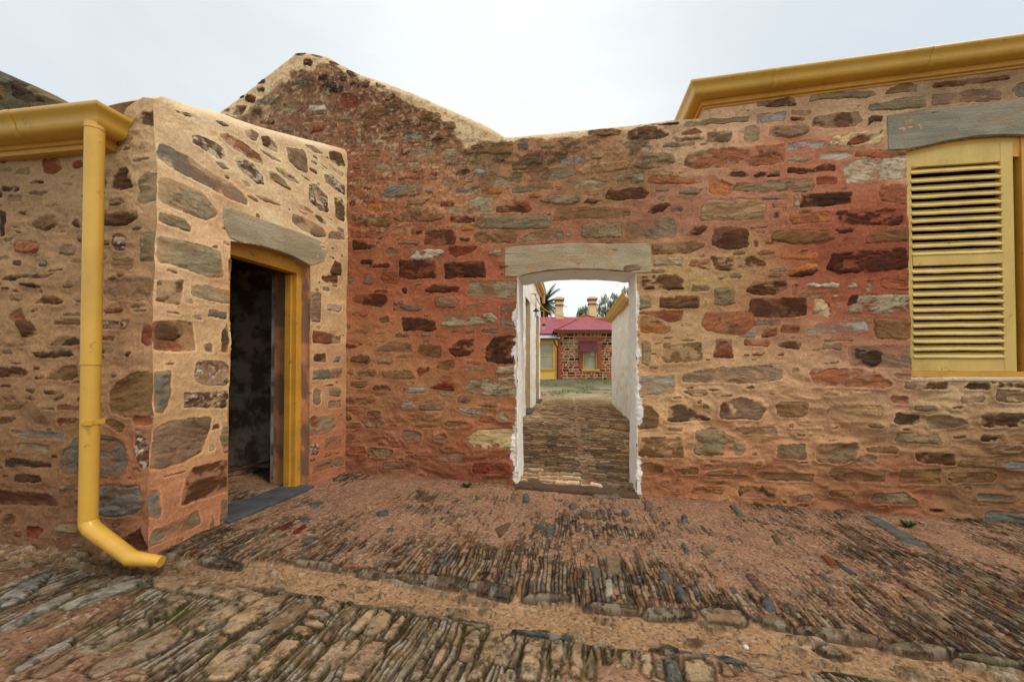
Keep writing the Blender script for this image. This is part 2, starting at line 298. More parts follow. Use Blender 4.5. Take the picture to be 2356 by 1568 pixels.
MS += parse('B', "R -150,1040 -130,930 0,900 120,925 185,1010 160,1035 0,1045;K -130,1045 -60,960 60,960 140,1030;o 690,330 710,265 920,250 1010,290 1000,330;K 1040,370 1050,290 1220,225 1450,320 1380,360;G 410,435 430,370 510,360 560,400 540,440;G 220 400 420 450;B 40 360 150 480;o 1790,390 1790,300 2030,280 2040,330 1990,390;g 2140,380 2135,250 2220,230 2290,250 2290,350 2220,400;G 1580,240 1590,200 2180,150 2180,200 1660,245;K 1275 210 1540 228;B 1385 405 1695 430;b 1185 425 1280 465;G 1120,620 1180,500 1490,490 1510,560 1400,620 1180,655;T 590,650 720,570 1050,560 1090,600 1040,650 640,690;G 0,570 120,520 290,520 280,630 0,650;G 310 540 400 620;b 440,590 440,540 680,525 670,570;G 260,720 340,640 580,610 590,680 400,735;g 570,810 620,730 740,725 860,760 850,810 700,830;g 960,770 970,690 1220,680 1210,760 1100,790;T 1250 660 1480 700;r 1240 705 1760 770;G 0,820 60,790 370,765 380,820 0,860;G 250,930 380,870 640,855 640,930 500,975;D 670,945 700,910 840,910 850,930 720,955;D 860,915 880,840 1100,820 1200,805 1250,850 1220,910 1000,920;G 1530,850 1600,810 1750,820 1740,875 1600,880;G 1310 790 1460 840;G 1335 880 1415 935;O 155 875 260 905;o 370,1120 390,1010 500,990 1090,1000 1090,1060 900,1090 600,1100;D 1240,1040 1260,980 1450,945 1470,970 1400,1030 1290,1055;M 1460 965 1570 1040;G 75,1290 230,1210 440,1180 480,1210 480,1290 110,1310;G 635,1260 635,1150 700,1130 1010,1125 1010,1270 700,1275;G 1040,1290 1045,1130 1110,1095 1480,1080 1520,1240 1500,1270 1100,1295;b 490 1200 570 1260;r 1590,600 1600,510 1760,460 2356,405 2520,400 2520,560 2356,600 1700,635;K 1980,700 2010,660 2140,655 2175,690 2130,715;K 2215,690 2240,655 2356,645 2470,650 2465,700 2240,705;O 1800,690 1870,720 2040,810 2020,870 1860,885 1820,860;T 1725,1120 1735,980 1780,920 2090,900 2280,905 2335,980 2330,1100 2120,1105;D 1590,1255 1690,1160 1800,1160 1750,1230;D 1860,1180 2000,1150 2180,1190 2180,1350 2000,1380 1840,1340;o 1285,1430 1285,1330 1500,1310 1700,1290 1780,1330 1660,1400;g 1300,1520 1310,1460 1570,1445 1560,1530;D 1830,1430 2230,1440 2350,1500 2340,1567 2200,1600 1860,1560;r 1620,1530 1650,1460 1830,1450 1840,1567;K 2225 1280 2275 1360;B 2300 890 2440 925;o 560 440 700 490;T 860 430 1000 480;G 0 660 90 760")
MS += parse('C', "D -105,525 -100,450 220,430 265,520;G 370,490 370,430 570,400 960,370 1000,410 900,440 500,460;o 1070,410 1120,350 1300,300 1380,330 1380,390;R 1510,350 1520,320 2230,220 2240,250 1700,340;M 1510,510 1520,420 1800,370 2100,340 2150,380 2150,460;B 2230,360 2290,310 2356,295 2500,300 2500,420 2310,435;G 920,570 930,510 1240,450 1460,430 1460,530 1200,560;b -110,680 -110,590 170,570 150,660;r 210 555 410 600;R 200 615 345 650;D 400,700 430,620 840,560 870,650 820,700 580,725;D 920,700 920,630 960,605 1060,610 1030,660 960,650;G 0,790 10,710 240,690 370,690 370,760 220,810;t 540,890 590,800 900,750 1060,740 1080,800 1030,870 760,900;D 720,890 780,840 920,760 1050,745 900,850;b 180,935 190,860 430,810 540,840 500,900 300,935;W 470,1010 480,950 790,935 800,980 700,1015;r 800 925 1280 985;g 175 985 400 1030;D 170,1140 190,1080 380,1090 530,1045 630,1060 630,1120 480,1125 300,1140;R 440 1165 635 1240;W 680,1050 720,1020 1000,1000 1290,970 1290,1180 720,1225 710,1180;G -330,1290 -300,1230 100,1190 410,1190 420,1290 350,1310;K 280,1455 300,1330 775,1310 770,1420 500,1445;g 230 1335 285 1455;B -50 1345 190 1380;G 30 1400 185 1455;r 1030,1380 1040,1240 1290,1240 1290,1420 1160,1400;M 560 1270 720 1290;D 50 1490 110 1560;O 190,1560 190,1510 420,1500 550,1480 560,1580 230,1610;D 610,1490 700,1470 1290,1450 1295,1610 650,1610;o -340 330 -230 400;B -260 540 -180 570")
MS += parse('E', "o 30,150 50,100 220,80 560,120 610,170 500,230 250,235;K 600,75 650,90 780,85 770,115 640,120;D 665 140 805 235;o 890,220 900,170 1010,80 1290,60 1300,190;D 535,460 580,310 880,260 1290,250 1305,440 1000,480 600,495;O 115 300 465 365;O 160,520 200,460 330,400 460,390 465,440 390,510;K 190,520 330,470 460,440 430,500 330,520;W 330,600 500,545 640,560 850,590 880,635 640,640 460,640 400,620;g 905 580 960 655;r 1040,600 1050,520 1290,490 1310,640 1100,640;K 195,700 215,590 275,590 270,700;D -200,640 -150,560 170,560 180,620 60,680 -100,690;G 275 670 530 705;t 565 680 745 715;g 730,850 760,760 830,680 1320,680 1320,870 900,870;K 730,780 770,700 830,675 800,770;D -180,880 -160,720 355,710 360,880 0,905;t 405,870 420,720 480,715 560,800 590,870 560,900;D 540,740 590,860 560,890;g 635 755 690 825;g 670 890 940 915;b 350,1040 420,970 440,940 900,930 925,1010 650,1040;o 970,900 1280,900 1320,960 1310,1100 1000,1095 970,1010;R 110 960 290 1045;B -180 920 120 970;b -290 1010 -100 1075;G 500 1085 790 1115;D 90,1140 190,1110 310,1130 280,1185 140,1180;G 490 1140 680 1195;M 735,1350 735,1150 1000,1150 1335,1150 1335,1360 860,1355;K 790,1340 800,1180 960,1150 1040,1200 1030,1340;r 365,1400 390,1360 820,1370 1000,1420 1130,1520 1060,1545 480,1530 400,1490;K 860 1410 1000 1490;M 1150 1405 1330 1460;M 1240 1480 1365 1550;D 1415,1550 1480,1490 1650,1480 1660,1550;K 1800,1550 1840,1490 2040,1490 2040,1560;D 2100 1490 2450 1540;M 215 1355 290 1410")
MS += parse('F', "D 105,180 105,45 500,35 550,90 550,180;G 110,360 110,230 250,240 250,340;D 315,345 315,240 520,235 690,240 690,350;M 605 135 780 200;G 815,310 820,160 1000,155 1030,300 920,330;K 730 275 765 335;R 130,380 530,360 530,450 440,480 210,400;O 140,420 210,420 420,540 360,590 140,570;r 700,480 730,380 1190,380 1200,480 1100,600 900,590 740,540;G 150 650 240 880;o 340,840 350,680 700,660 720,830 540,850;R 820,800 830,620 970,640 1000,810;r 1090 620 1340 700;M 530,1020 540,960 900,890 1360,870 1450,920 1440,1000 1200,1040 700,1035;b 100,1150 100,980 455,960 465,1120 300,1155;o 545,1120 600,1095 740,1105 770,1150 640,1170;o 100,1460 100,1230 220,1240 310,1330 290,1450;K 380,1380 390,1240 550,1235 700,1350 780,1385 430,1390;G 720 1240 770 1280;M 860,1370 870,1220 1080,1175 1240,1200 1300,1290 1260,1380;D 870,1270 900,1215 950,1250 960,1330 900,1300;o 1390 1210 1690 1350;T 1840,1280 1900,1230 2050,1240 2380,1250 2340,1380 1900,1385;M 1020,1450 1380,1440 1400,1510 1100,1510;G 390 1435 530 1480;t 1530 1460 1800 1490")
MS += parse('J', "o 80,780 90,660 330,660 340,780;G 405,760 420,620 540,610 720,730 700,765;M 460,890 500,860 640,860 640,890;o 285,850 430,840 430,880 300,880;G 880,780 890,710 1050,700 1060,790;G 1120,800 1130,700 1380,700 1340,790 1250,815;o 1420 720 1620 755;G 1590,690 1600,630 1850,650 1850,700;K 1570 520 1750 585;K 2085 515 2400 600;M 1700 480 1840 510;G 1790,620 1790,540 1900,530 2020,580 1950,600;K 2090 645 2240 690;D 1710,800 1710,740 1940,760 1940,830;M 1360 770 1480 810;o 1200,870 1230,840 1540,860 1530,920 1250,920;o 1610,930 1620,860 1850,850 1850,940;o 1890 870 2200 930;K 670,1010 680,955 890,955 880,1020;o 385 960 590 1000;M 1010 1000 1100 1040;o 1210 975 1360 1020;G 1440,1050 1450,1000 1640,980 1720,1050;o 780 870 1110 920;B 2070 1000 2300 1030;r 1560 415 1670 465;M 1970 420 2130 460;M 2180 385 2420 460;K 1760 1080 1870 1100;B 2120 1100 2400 1181;o 1960 800 2200 840;B 2240 800 2400 850;M 2170 710 2320 740;o 80 810 230 890")
DS = []
DS += parse('L', "X 1095,635 1140,630 1230,670 1285,720 1290,780 1240,765 1160,710 1100,670;r 1250,625 1290,618 1400,680 1480,750 1505,800 1440,775 1330,710;D 1490,645 1530,640 1585,695 1585,730 1540,715 1495,685;M 1635,705 1680,715 1745,725 1757,850 1700,830 1640,770;D 1875,740 1910,725 1950,735 1970,800 1920,795 1880,770;X 1340,760 1380,755 1440,790 1500,870 1505,910 1480,915 1400,860 1350,800;G 1525,835 1560,840 1620,890 1660,945 1620,930 1540,880;R 1565,815 1600,820 1660,860 1710,905 1650,890 1590,850;B 885,740 905,675 960,690 1090,760 1200,850 1330,920 1400,990 1415,1025 1330,1000 1200,920 1050,850 940,790;g 895,1000 893,870 1000,890 1150,950 1240,1080 1190,1115 1080,1080 960,1030;G 890,1110 895,1065 960,1080 1060,1110 1090,1150 1085,1185 1010,1160;g 895,1350 895,1210 970,1220 1120,1245 1260,1290 1275,1440 1200,1440 1090,1400 980,1360;G 1665,1080 1720,1090 1840,1160 1860,1200 1800,1210 1700,1150 1665,1110;K 1795,1092 1830,1095 1862,1130 1858,1140 1820,1125;X 1760,910 1800,905 1870,980 1870,1070 1820,1060 1760,1000;X 1850,850 1900,860 1970,920 1970,970 1900,930 1860,890;D 1905,985 1950,980 1970,1030 1960,1125 1910,1100;B 1870 1185 1965 1220;G 1920,1155 1960,1165 1960,1185 1925,1178;D 1880,1420 1910,1340 1945,1360 1945,1430;G 1870,795 1960,840 1960,860 1890,830;B 1225,550 1260,550 1310,575 1270,580;M 1390,610 1440,600 1475,625 1460,660 1400,640;X 1740,690 1790,695 1840,730 1790,725;G 1450,965 1500,970 1600,1030 1500,1000;M 1375,880 1410,895 1435,920 1400,920;M 1005,495 1060,500 1120,527 1060,520;M 1480,710 1540,740 1600,780 1540,765;G 1700,1030 1745,1035 1785,1070 1730,1060;G 1225,780 1260,785 1310,825 1260,815")
DS += parse('G', "o 1435,1390 1440,1210 1690,1190 1660,1420 1560,1420;g 1760,1330 1760,1250 1900,1240 2120,1290 2120,1410 2000,1400 1850,1360;B 1915,1530 1930,1460 2100,1500 2100,1560;D 2100,1190 2105,990 2150,1000 2145,1225")
DS += parse('H', "r 1405,270 1405,0 1700,5 1780,20 1780,280 1600,290;D 1430,180 1440,10 1690,20 1700,120 1600,190;K 2030,290 2045,100 2105,30 2105,200 2080,300;X 1770,520 1790,370 2060,370 2105,400 2105,600 1900,600 1800,560;X 1690,800 1695,670 2100,650 2105,800;B 1410,855 1410,480 1560,460 1570,640 1530,800 1490,855;M 1400,1370 1405,1000 1550,920 1950,885 1940,980 1860,1200 1700,1290 1450,1380;b 1925,1140 1975,1130 1980,1190 1930,1200;G 2035,1080 2050,940 2115,930 2120,1200 2080,1220;M 1860,230 1950,210 1950,300 1870,290")
DS += parse('N', "D 945,1205 970,1060 1000,1000 1195,960 1197,1125 1060,1165;B 768,1260 772,1115 835,1120 840,1265;G 785,1420 800,1340 1040,1225 1055,1290 900,1370;B 1150,1310 1160,1175 1197,1175 1203,1305;M 1095,1330 1110,1250 1125,1320;M 1620,245 1620,88 1680,90 1675,245;W 1705 150 1785 190;R 1635,350 1635,285 1780,320 1780,355 1700,360;D 1640,450 1640,410 1705,410 1710,455;B 1740,455 1760,420 1785,420 1770,455;B 1632,545 1635,495 1790,485 1785,540;g 1610,840 1600,750 1750,730 1757,790 1700,830;r 1622 735 1675 795;G 1690,920 1700,850 1785,840 1780,900;B 1720,695 1720,660 1785,650 1785,690;G 1640 590 1680 680;G 1720 585 1785 635;M 1630,1040 1640,990 1740,945 1740,1000;X 1622 880 1670 940;M 1740 945 1795 1000;D 1680,20 1760,0 1765,35 1700,40;G 1685 60 1725 85")
FS = []
FS += parse('G', "R 400,210 390,80 540,60 545,190 500,230;G 150,235 200,170 295,155 295,230;R 665 95 750 175;D 945,350 945,200 1150,140 1220,340 1100,380;K 35 335 220 385;M 80 420 230 480;K 0,800 0,555 60,570 30,790;D 940,690 940,600 1050,570 1260,560 1270,620 1180,690;G 1265,490 1270,280 1350,220 1440,210 1450,450 1310,520;o 240,650 500,600 560,680 400,740;D 650 640 750 715;M 520,950 560,870 690,890 680,970;B 350 1020 440 1070;K 120 1020 210 1070;K 0,1190 190,1130 370,1130 490,1140 430,1170 200,1160 150,1205;K 185,1220 240,1210 370,1235 385,1275 280,1260;K 570 1240 665 1280;R 0 1265 95 1320;G 85 1340 200 1390;D 325,1420 400,1340 500,1350 585,1410;R 80,1530 200,1440 240,1567 180,1620;G 1280,1020 1280,780 1440,750 1445,1020;M 1010 990 1225 1095;X 1030 760 1160 920;M 950 1170 1420 1390;r 120 830 360 950")
FS += parse('H', "D 140,0 270,0 350,130 300,160 220,150;R 490 0 750 45;X 900 0 1180 80;D 465,225 540,150 700,150 750,210 670,235;K 300,290 400,280 520,265 650,280 700,320 520,350 350,330;D 0,510 0,435 150,430 290,470 200,540;K 345 475 430 545;o 460,530 480,450 750,410 750,520 560,550;K 245 620 355 665;K 440 635 590 675;o 0,830 60,760 280,750 200,810;D 900 135 1055 185;D 900 245 1055 300;R 550 780 750 830;K 0,950 30,890 150,880 120,940;K 300,880 430,870 470,940 330,955;R 530 900 750 980;B 130,1010 300,1010 590,1040 580,1085 220,1075;G 170 1130 455 1210;K 75,1340 80,1260 200,1280 465,1310 465,1360;K 150,1480 160,1410 400,1420 420,1470;B 530,1350 570,1230 730,1050 950,1060 1140,1090 1195,1260 1180,1420 1000,1420 600,1410;o 1030,850 1020,680 1100,570 1250,480 1425,470 1420,880 1150,890;X 1260,1200 1250,990 1390,990 1400,1340 1340,1360;o 960,930 1040,900 1150,960 1120,1040;r 1230 880 1390 960;R 1310 20 1430 240;G 1050 460 1100 515")
FS += parse('N', "D 0,1195 0,1110 100,1125 260,1150 300,1210 120,1190;B 510,1100 750,1090 770,1170 700,1250 510,1260;G 300,1140 330,1090 425,1100 425,1140;G 290 1290 420 1350;D 620,1400 740,1320 770,1440;R 130 1310 220 1370;D 20 1250 90 1300")
FS += parse('L', "D 740,600 750,560 890,480 960,500 975,540 930,555 840,580;M 660 640 760 690")

def mort(s):                                    # x y r g b quintuples
    n = [float(x) for x in s.split()]; return [n[i:i+5] for i in range(0, len(n), 5)]
MM = mort("600 220 150 112 84 700 250 122 82 64 720 180 118 80 62 850 280 124 80 60 950 330 135 88 62 1100 345 125 92 66 850 420 150 92 64 1000 420 165 105 72 1200 420 165 112 80 1400 400 150 106 76 1250 480 155 97 72 1550 450 150 97 76 900 600 155 88 60 900 700 160 86 58 1100 700 160 86 60 850 800 178 120 82 1000 780 160 90 60 1100 850 160 90 60 850 900 168 114 78 1000 900 168 116 76 1100 950 165 110 72 900 1000 152 94 66 1100 1030 150 86 60 850 1080 150 92 68 1100 1100 134 70 48 1700 285 210 170 138 1590 300 200 156 124 2000 260 185 146 114 2200 200 160 126 96 1750 350 178 112 86 1750 450 172 106 80 1900 400 172 102 76 1650 500 165 110 88 1900 550 154 80 58 1700 620 165 120 82 1640 650 182 146 98 1850 620 154 80 58 2050 600 150 76 54 1600 700 178 138 94 1750 700 162 108 78 1900 720 160 84 60 2050 800 156 82 60 1600 780 190 148 108 1800 810 184 138 106 1700 850 194 150 114 2000 860 184 142 112 1550 900 192 148 104 1800 900 186 136 100 1600 1000 184 134 98 1900 1000 176 128 92 2200 950 154 114 80 2300 1100 128 90 62 1700 1080 164 108 72 1600 1110 158 98 66 2000 1150 144 90 62 1500 800 184 134 98 2250 880 184 152 116")
DM = mort("330 240 196 166 124 450 300 228 190 146 650 380 230 192 146 780 450 226 188 140 450 560 220 176 130 400 700 214 168 124 480 800 202 166 114 450 900 196 156 106 400 1000 198 150 100 450 1150 188 124 82 380 1230 182 118 80 750 700 208 168 118 750 850 198 150 104 750 1000 174 110 74")
FM = mort("50 400 142 112 84 150 450 162 126 96 300 350 184 148 112 100 550 150 112 82 290 560 160 122 90 100 700 152 114 80 300 700 165 118 86 100 850 156 114 82 50 1000 128 90 62 280 800 158 120 88 100 1100 130 90 62 290 1000 160 104 72 320 1150 150 96 68 150 1200 112 76 56")

def poly_sdf(px, py, poly):
    d = np.full(px.shape, 1e9); s = np.ones(px.shape); n = len(poly)
    for i in range(n):
        ax, ay = poly[i]; bx, by = poly[i-1]
        ex, ey = bx-ax, by-ay; wx, wy = px-ax, py-ay
        t = np.clip((wx*ex+wy*ey)/(ex*ex+ey*ey+1e-12), 0, 1)
        d = np.minimum(d, (wx-ex*t)**2+(wy-ey*t)**2)
        c1 = py >= ay; c2 = py < by; c3 = ex*wy > ey*wx
        s = np.where((c1 & c2 & c3) | (~c1 & ~c2 & ~c3), -s, s)
    return s*np.sqrt(d)

def stone_layer(U, Z, us, stones, kcol, prot, warp, halo, recess=.25, seedb=0, darkline=.5, soft=.008, smear=0, relk=1):
    """height and colour of the individual stones over the arrays U, Z"""
    H = np.zeros(U.shape); C = np.zeros(U.shape+(3,)); A = np.zeros(U.shape); HALO = np.zeros(U.shape); LIP = np.zeros(U.shape)
    wx = (fbm(U*9, Z*9, 3, 1+seedb)-.5)*warp*2 + (fbm(U*38, Z*38, 2, 4+seedb)-.5)*warp*.8
    wz = (fbm(U*9, Z*9, 3, 7+seedb)-.5)*warp*1.5 + (fbm(U*38, Z*38, 2, 9+seedb)-.5)*warp*.8
    for si, (c, poly) in enumerate(stones):
        rr = random.Random(si*31+seedb)
        x0 = min(p[0] for p in poly)-.05; x1 = max(p[0] for p in poly)+.05; z0 = min(p[1] for p in poly)-.05; z1 = max(p[1] for p in poly)+.05
        i0 = np.searchsorted(us, x0); i1 = np.searchsorted(us, x1)
        if i1-i0 < 2: continue
        zc = Z[i0:i1]; rows = np.where(((zc > z0) & (zc < z1)).any(0))[0]
        if len(rows) < 2: continue
        j0, j1 = rows[0], rows[-1]+1; S = (slice(i0, i1), slice(j0, j1))
        uu = U[S]; zz = Z[S]
        w = x1-x0-.1; h = z1-z0-.1; sz = min(w, h)
        rd = min(.035, sz*rr.uniform(.06, .20)); mx_ = (x0+x1)/2; mz_ = (z0+z1)/2
        pq = [(mx_+(p[0]-mx_)*(1-2*rd/w), mz_+(p[1]-mz_)*(1-2*rd/h)) for p in poly]
        d = poly_sdf(uu+wx[S], zz+wz[S], pq)-rd
        a = 1-smooth(-.0025, .0025, d)
        base = lin(PAL[c])*np.array([rr.uniform(.88, 1.12)]*3)*np.array([rr.uniform(.95, 1.06), 1, rr.uniform(.93, 1.06)])
        tilt = rr.uniform(-.25, .25)
        q = zz+uu*tilt+(fbm(uu*5+si, zz*7, 2, 3)-.5)*.06
        big = fbm(uu*6+si, zz*14+si, 3, si % 50); st = fbm(uu*13+si*3, q*55, 3, 5+si % 31); sp_ = fbm(uu*70, zz*80, 2, 17+si % 13)
        m = 1+(big-.5)*.75+(st-.5)*.38+(sp_-.5)*.4
        colr = base*m[..., None]
        if c in 'DK':
            t = smooth(.50, .72, fbm(uu*9+si, q*20, 5, si % 29, .65))*rr.uniform(.0, .6); colr = colr*(1-t[..., None])+lin((140, 78, 42))*t[..., None]
        if c in 'RrOo':
            t = smooth(.52, .72, fbm(uu*6+si, q*18, 5, si % 23, .65)); colr = colr*(1-.6*t[..., None])+lin((70, 48, 36))*.6*t[..., None]
        if c in 'GgBbTM':
            t = smooth(.50, .72, fbm(uu*5+si*2, q*15, 5, si % 19, .65))*rr.uniform(.1, .75); colr = colr*(1-t[..., None])+lin((142, 96, 62))*t[..., None]
        if c == 'X':
            t = smooth(.46, .54, fbm(uu*30+si, zz*40, 3, si % 17)); colr = colr*(1-t[..., None])+lin((66, 44, 36))*t[..., None]
            t = smooth(.6, .66, fbm(uu*34+si, zz*44, 2, 3+si % 17)); colr = colr*(1-t[..., None])+lin((196, 178, 156))*t[..., None]
        t = smooth(.60, .68, fbm(uu*5+si*5, zz*9, 3, 41+si % 11)); colr = colr*(1-.35*t[..., None])+base[::1]*np.array([.62, .5, .42])*.35*t[..., None]
        ck = smooth(.90, .98, 1-np.abs(2*fbm(uu*6+si*1.3, q*17, 4, 91+si % 9, .6)-1))*rr.uniform(0, .6); colr = colr*(1-ck)[..., None]
        pr = prot*rr.uniform(-recess, 1.0)
        prof = pr*smooth(0, soft+sz*.08, -d)
        rel = (fbm(uu*12+si, q*55, 4, 61+si % 7, .6)-.5)*.012+(ridged(uu*5, q*22, 3, 71+si % 9)-.5)*.008*rr.uniform(0, 1.6)
        edge = smooth(.009, 0.0, np.abs(d+.001))
        colr = colr*(1-darkline*edge*(.35+.65*(big > .5)))[..., None]
        hh = prof+rel*relk*smooth(0, .01, -d)-.004*edge
        if smear:
            sm = smooth(.56, .66, fbm(uu*7+si*.7, zz*11, 4, 81+si % 5, .6)+smooth(-.03, .0, d)*.10)*rr.uniform(.3, 1.0)*smear; a = a*(1-sm)
        H[S] = H[S]*(1-a)+hh*a; C[S] = C[S]*(1-a[..., None])+colr*a[..., None]; A[S] = np.maximum(A[S]*(1-a), 0)+a
        LIP[S] = np.maximum(LIP[S], smooth(.045, .004, d)*(d > -.02)*rr.uniform(.2, 1))
        HALO[S] = np.maximum(HALO[S], smooth(halo, 0, d)*(d > -.003))
    return H, C*kcol, np.clip(A, 0, 1), (HALO, LIP)

def topline(plane, pts):
    q = sorted(plane.hit(*p) for p in pts); return np.array([a for a, b in q]), np.array([b for a, b in q])

def mortar_cols(plane, pts, U, Z, sig=.33, hue=(1.05, 1.065, .96)):
    W = np.zeros(U.shape); C = np.zeros(U.shape+(3,))
    du = (fbm(U*2.2, Z*2.2, 3, 21)-.5)*.5; dz = (fbm(U*2.2, Z*2.2, 3, 27)-.5)*.5
    for x, y, r, g, b in pts:
        u, z = plane.hit(x, y); w = np.exp(-((U+du-u)**2+(Z+dz-z)**2)/sig**2)+1e-6/(.01+(U-u)**2+(Z-z)**2)
        W += w; C += w[..., None]*lin((r, g, b))
    C = C/W[..., None]; L = C @ np.array([.3, .6, .1]); return (C*.86+L[..., None]*np.array([1.14, .98, .80])*.14)*np.array(hue)

def wall_sheet(name, plane, ur, zbot, top, res, stones, mpts, kcol, parent, prot=.012, warp=.012, halo=.012, rough=.006, wave=0, curl=.12, thick=.45, holes=(), infill=0, fillc='roMGDo', rimcol=None, rimw=.12, ends=(0, 0), seedb=0, dirt=None, curlmask=None, recess=.3, topnoise=.02, hscale=None, post=None, smear=.9, tint=.13, bigfrac=0, bigzone=None, lip=0, halok=.2, hue=(1.05, 1.065, .96)):
    us = np.arange(ur[0], ur[1]+res*.5, res)
    us[-1] = ur[1] if abs(us[-1]-ur[1]) < res else us[-1]
    tz = np.interp(us, top[0], top[1])+(fbm(us*4, us*0, 3, 3+seedb)-.5)*topnoise
    hmax = tz.max()-zbot; nv = int(hmax/res)+1
    T = np.linspace(0, 1, nv)
    zc0 = tz.min()-.12; n1_ = int(nv*(zc0-zbot)/(hmax)); T1 = np.linspace(0, 1, n1_, endpoint=False); T2 = np.linspace(0, 1, nv-n1_)
    U = np.repeat(us[:, None], nv, 1); Z = np.concatenate([np.repeat((zbot+(zc0-zbot)*T1)[None], len(us), 0), zc0+(tz[:, None]-zc0)*T2[None]], 1)
    st = [(c, [plane.hit(*p) for p in poly]) for c, poly in stones]
    # small filler stones where the photograph shows only minor rubble
    if infill:
        g = .02; cu = np.arange(ur[0], ur[1], g); cz = np.arange(zbot, tz.max(), g); GU, GZ = np.meshgrid(cu, cz, indexing='ij'); occ = np.full(GU.shape, 1e9)
        for c, poly in st:
            x0 = min(p[0] for p in poly)-.2; x1 = max(p[0] for p in poly)+.2; z0 = min(p[1] for p in poly)-.2; z1 = max(p[1] for p in poly)+.2
            a = (cu > x0) & (cu < x1); b = (cz > z0) & (cz < z1)
            if a.any() and b.any():
                S = np.ix_(a, b); occ[S] = np.minimum(occ[S], poly_sdf(GU[S], GZ[S], poly))
        rr = random.Random(5+seedb); fill = []
        for k in range(infill):
            w, h = (rr.uniform(.10, .30), rr.uniform(.035, .085)) if k < infill*bigfrac else (rr.uniform(.03, .14), rr.uniform(.012, .04))
            x = rr.uniform(ur[0]+.03, ur[1]-.03-w); z = rr.uniform(zbot, tz.max())
            a = (cu > x-.012) & (cu < x+w+.012); b = (cz > z-.010) & (cz < z+h+.010)
            S = np.ix_(a, b)
            if not a.any() or not b.any() or occ[S].min() < .006: continue
            if k < infill*bigfrac and bigzone is not None and not bigzone(x, z): continue
            if z+h > np.interp(x, top[0], top[1])-(float(rimw(np.array([x]))[0])*.8 if callable(rimw) else .06): continue
            t = rr.uniform(-.15, .15)
            poly = [(x+w*rr.uniform(.05, .2), z), (x+w*rr.uniform(.8, .95), z+t*w*.3), (x+w, z+h*rr.uniform(.3, .6)), (x+w*rr.uniform(.75, .95), z+h), (x+w*rr.uniform(.1, .4), z+h*rr.uniform(.85, 1)), (x, z+h*rr.uniform(.3, .6))]
            occ[S] = -.01; fill.append((rr.choice(fillc), poly))
        st = fill+st
    H, C, A, HALO = stone_layer(U, Z, us, st, kcol, prot, warp, halo, recess, seedb, smear=smear)
    HALO, LIP = HALO
    mc = mortar_cols(plane, mpts, U, Z, hue=hue)*kcol
    mn = fbm(U*5, Z*7, 4, 33+seedb); mf = fbm(U*60, Z*60, 3, 35+seedb); ms = fbm(U*7, Z*30, 3, 37+seedb)
    mc = mc*(1+(mn-.5)*.45+(mf-.5)*.4+(ms-.5)*.25)[..., None]
    mc = mc*(1+halok*HALO*(1-A))[..., None]
    if rimcol is not None:                       # pale lime capping along the top
        rw = rimw(U) if callable(rimw) else rimw
        dt = tz[:, None]-Z; k = 1-smooth(.75, .95, dt/rw+(fbm(U*6, Z*6, 4, 55)-.5)*1.1)
        if curlmask is not None: k = k*curlmask(U)
        k3 = (k*(1-A*.9))[..., None]; mc = mc*(1-k3)+lin(rimcol)*kcol*(1+(mn-.5)*.3+(mf-.5)*.2)[..., None]*k3
    hm = (fbm(U*12, Z*14, 4, 43+seedb)-.5)*rough*2+(fbm(U*70, Z*70, 2, 47+seedb)-.5)*.0035
    if wave is not None and not np.isscalar(wave): wv = wave(U, Z)
    else: wv = wave
    zw = Z+(fbm(U*2.5, Z*2.5, 2, 52+seedb)-.5)*.22
    low = (fbm(U*1.6, Z*2.6, 3, 49+seedb)-.5)*.03+(fbm(U*2.6, zw*6, 4, 53+seedb)-.5)*.075*wv+(ridged(U*4.5+fbm(U*3, Z*3, 2, 51), zw*13, 3, 57+seedb)-.5)*.017*wv*(fbm(U*2, Z*2, 2, 58)*1.6)
    low = low+LIP*(1-A)*.014*lip*np.clip(wv+.15, 0, 1)
    Hh = H*A+hm*(1-A*.7)+low
    if hscale is not None: Hh = Hh*hscale(U, Z)
    tn = (tint*(.4+1.2*fbm(U*8, Z*8, 3, 59+seedb)))[..., None]; C = C*(1-tn)+mc*tn
    COLR = mc*(1-A[..., None])+C*A[..., None]
    if dirt is not None: COLR = dirt(U, Z, COLR, A)
    # meet neighbours flush at the ends
    e = np.ones_like(U)
    if ends[0]: e = e*smooth(0, .05, U-ur[0])
    if ends[1]: e = e*smooth(0, .05, ur[1]-U)
    Hh = Hh*e*(.25+.75*smooth(0, .05, tz[:, None]-Z))
    dt = np.clip(tz[:, None]-Z, 0, None)
    r = curl
    cm = curlmask(U) if curlmask is not None else 1.0
    rnd = np.where(dt < r, r-np.sqrt(np.maximum(r*r-(r-dt)**2, 0)), 0)*.8*cm
    Hh = Hh-rnd
    P = plane.P(U, Z, Hh)
    if post is not None: P = post(P, U, Z)
    # back over the top of the wall
    k = 7; d_end = Hh[:, -1]; ex = []
    for q in range(1, k+1):
        dd = d_end+(-thick-d_end)*q/k; ex.append(plane.P(us, tz+.012*math.sin(math.pi*q/k)-(.05 if q == k else 0), dd))
    ex = np.stack(ex, 1)
    if post is not None: pass
    P = np.concatenate([P, ex], 1); COLR = np.concatenate([COLR, np.repeat(COLR[:, -1:, :], k, 1)], 1)
    fm = np.ones((P.shape[0]-1, P.shape[1]-1), bool)
    uc = us[:-1]+res/2; Zc = (Z[:-1, :-1]+Z[1:, 1:])/2; Uc = np.repeat(uc[:, None], nv-1, 1)
    for hfun in holes: fm[:, :nv-1] &= ~hfun(Uc, Zc)
    return grid_mesh(name, P, np.clip(COLR, .004, .85), M['masonry'], parent, fm)

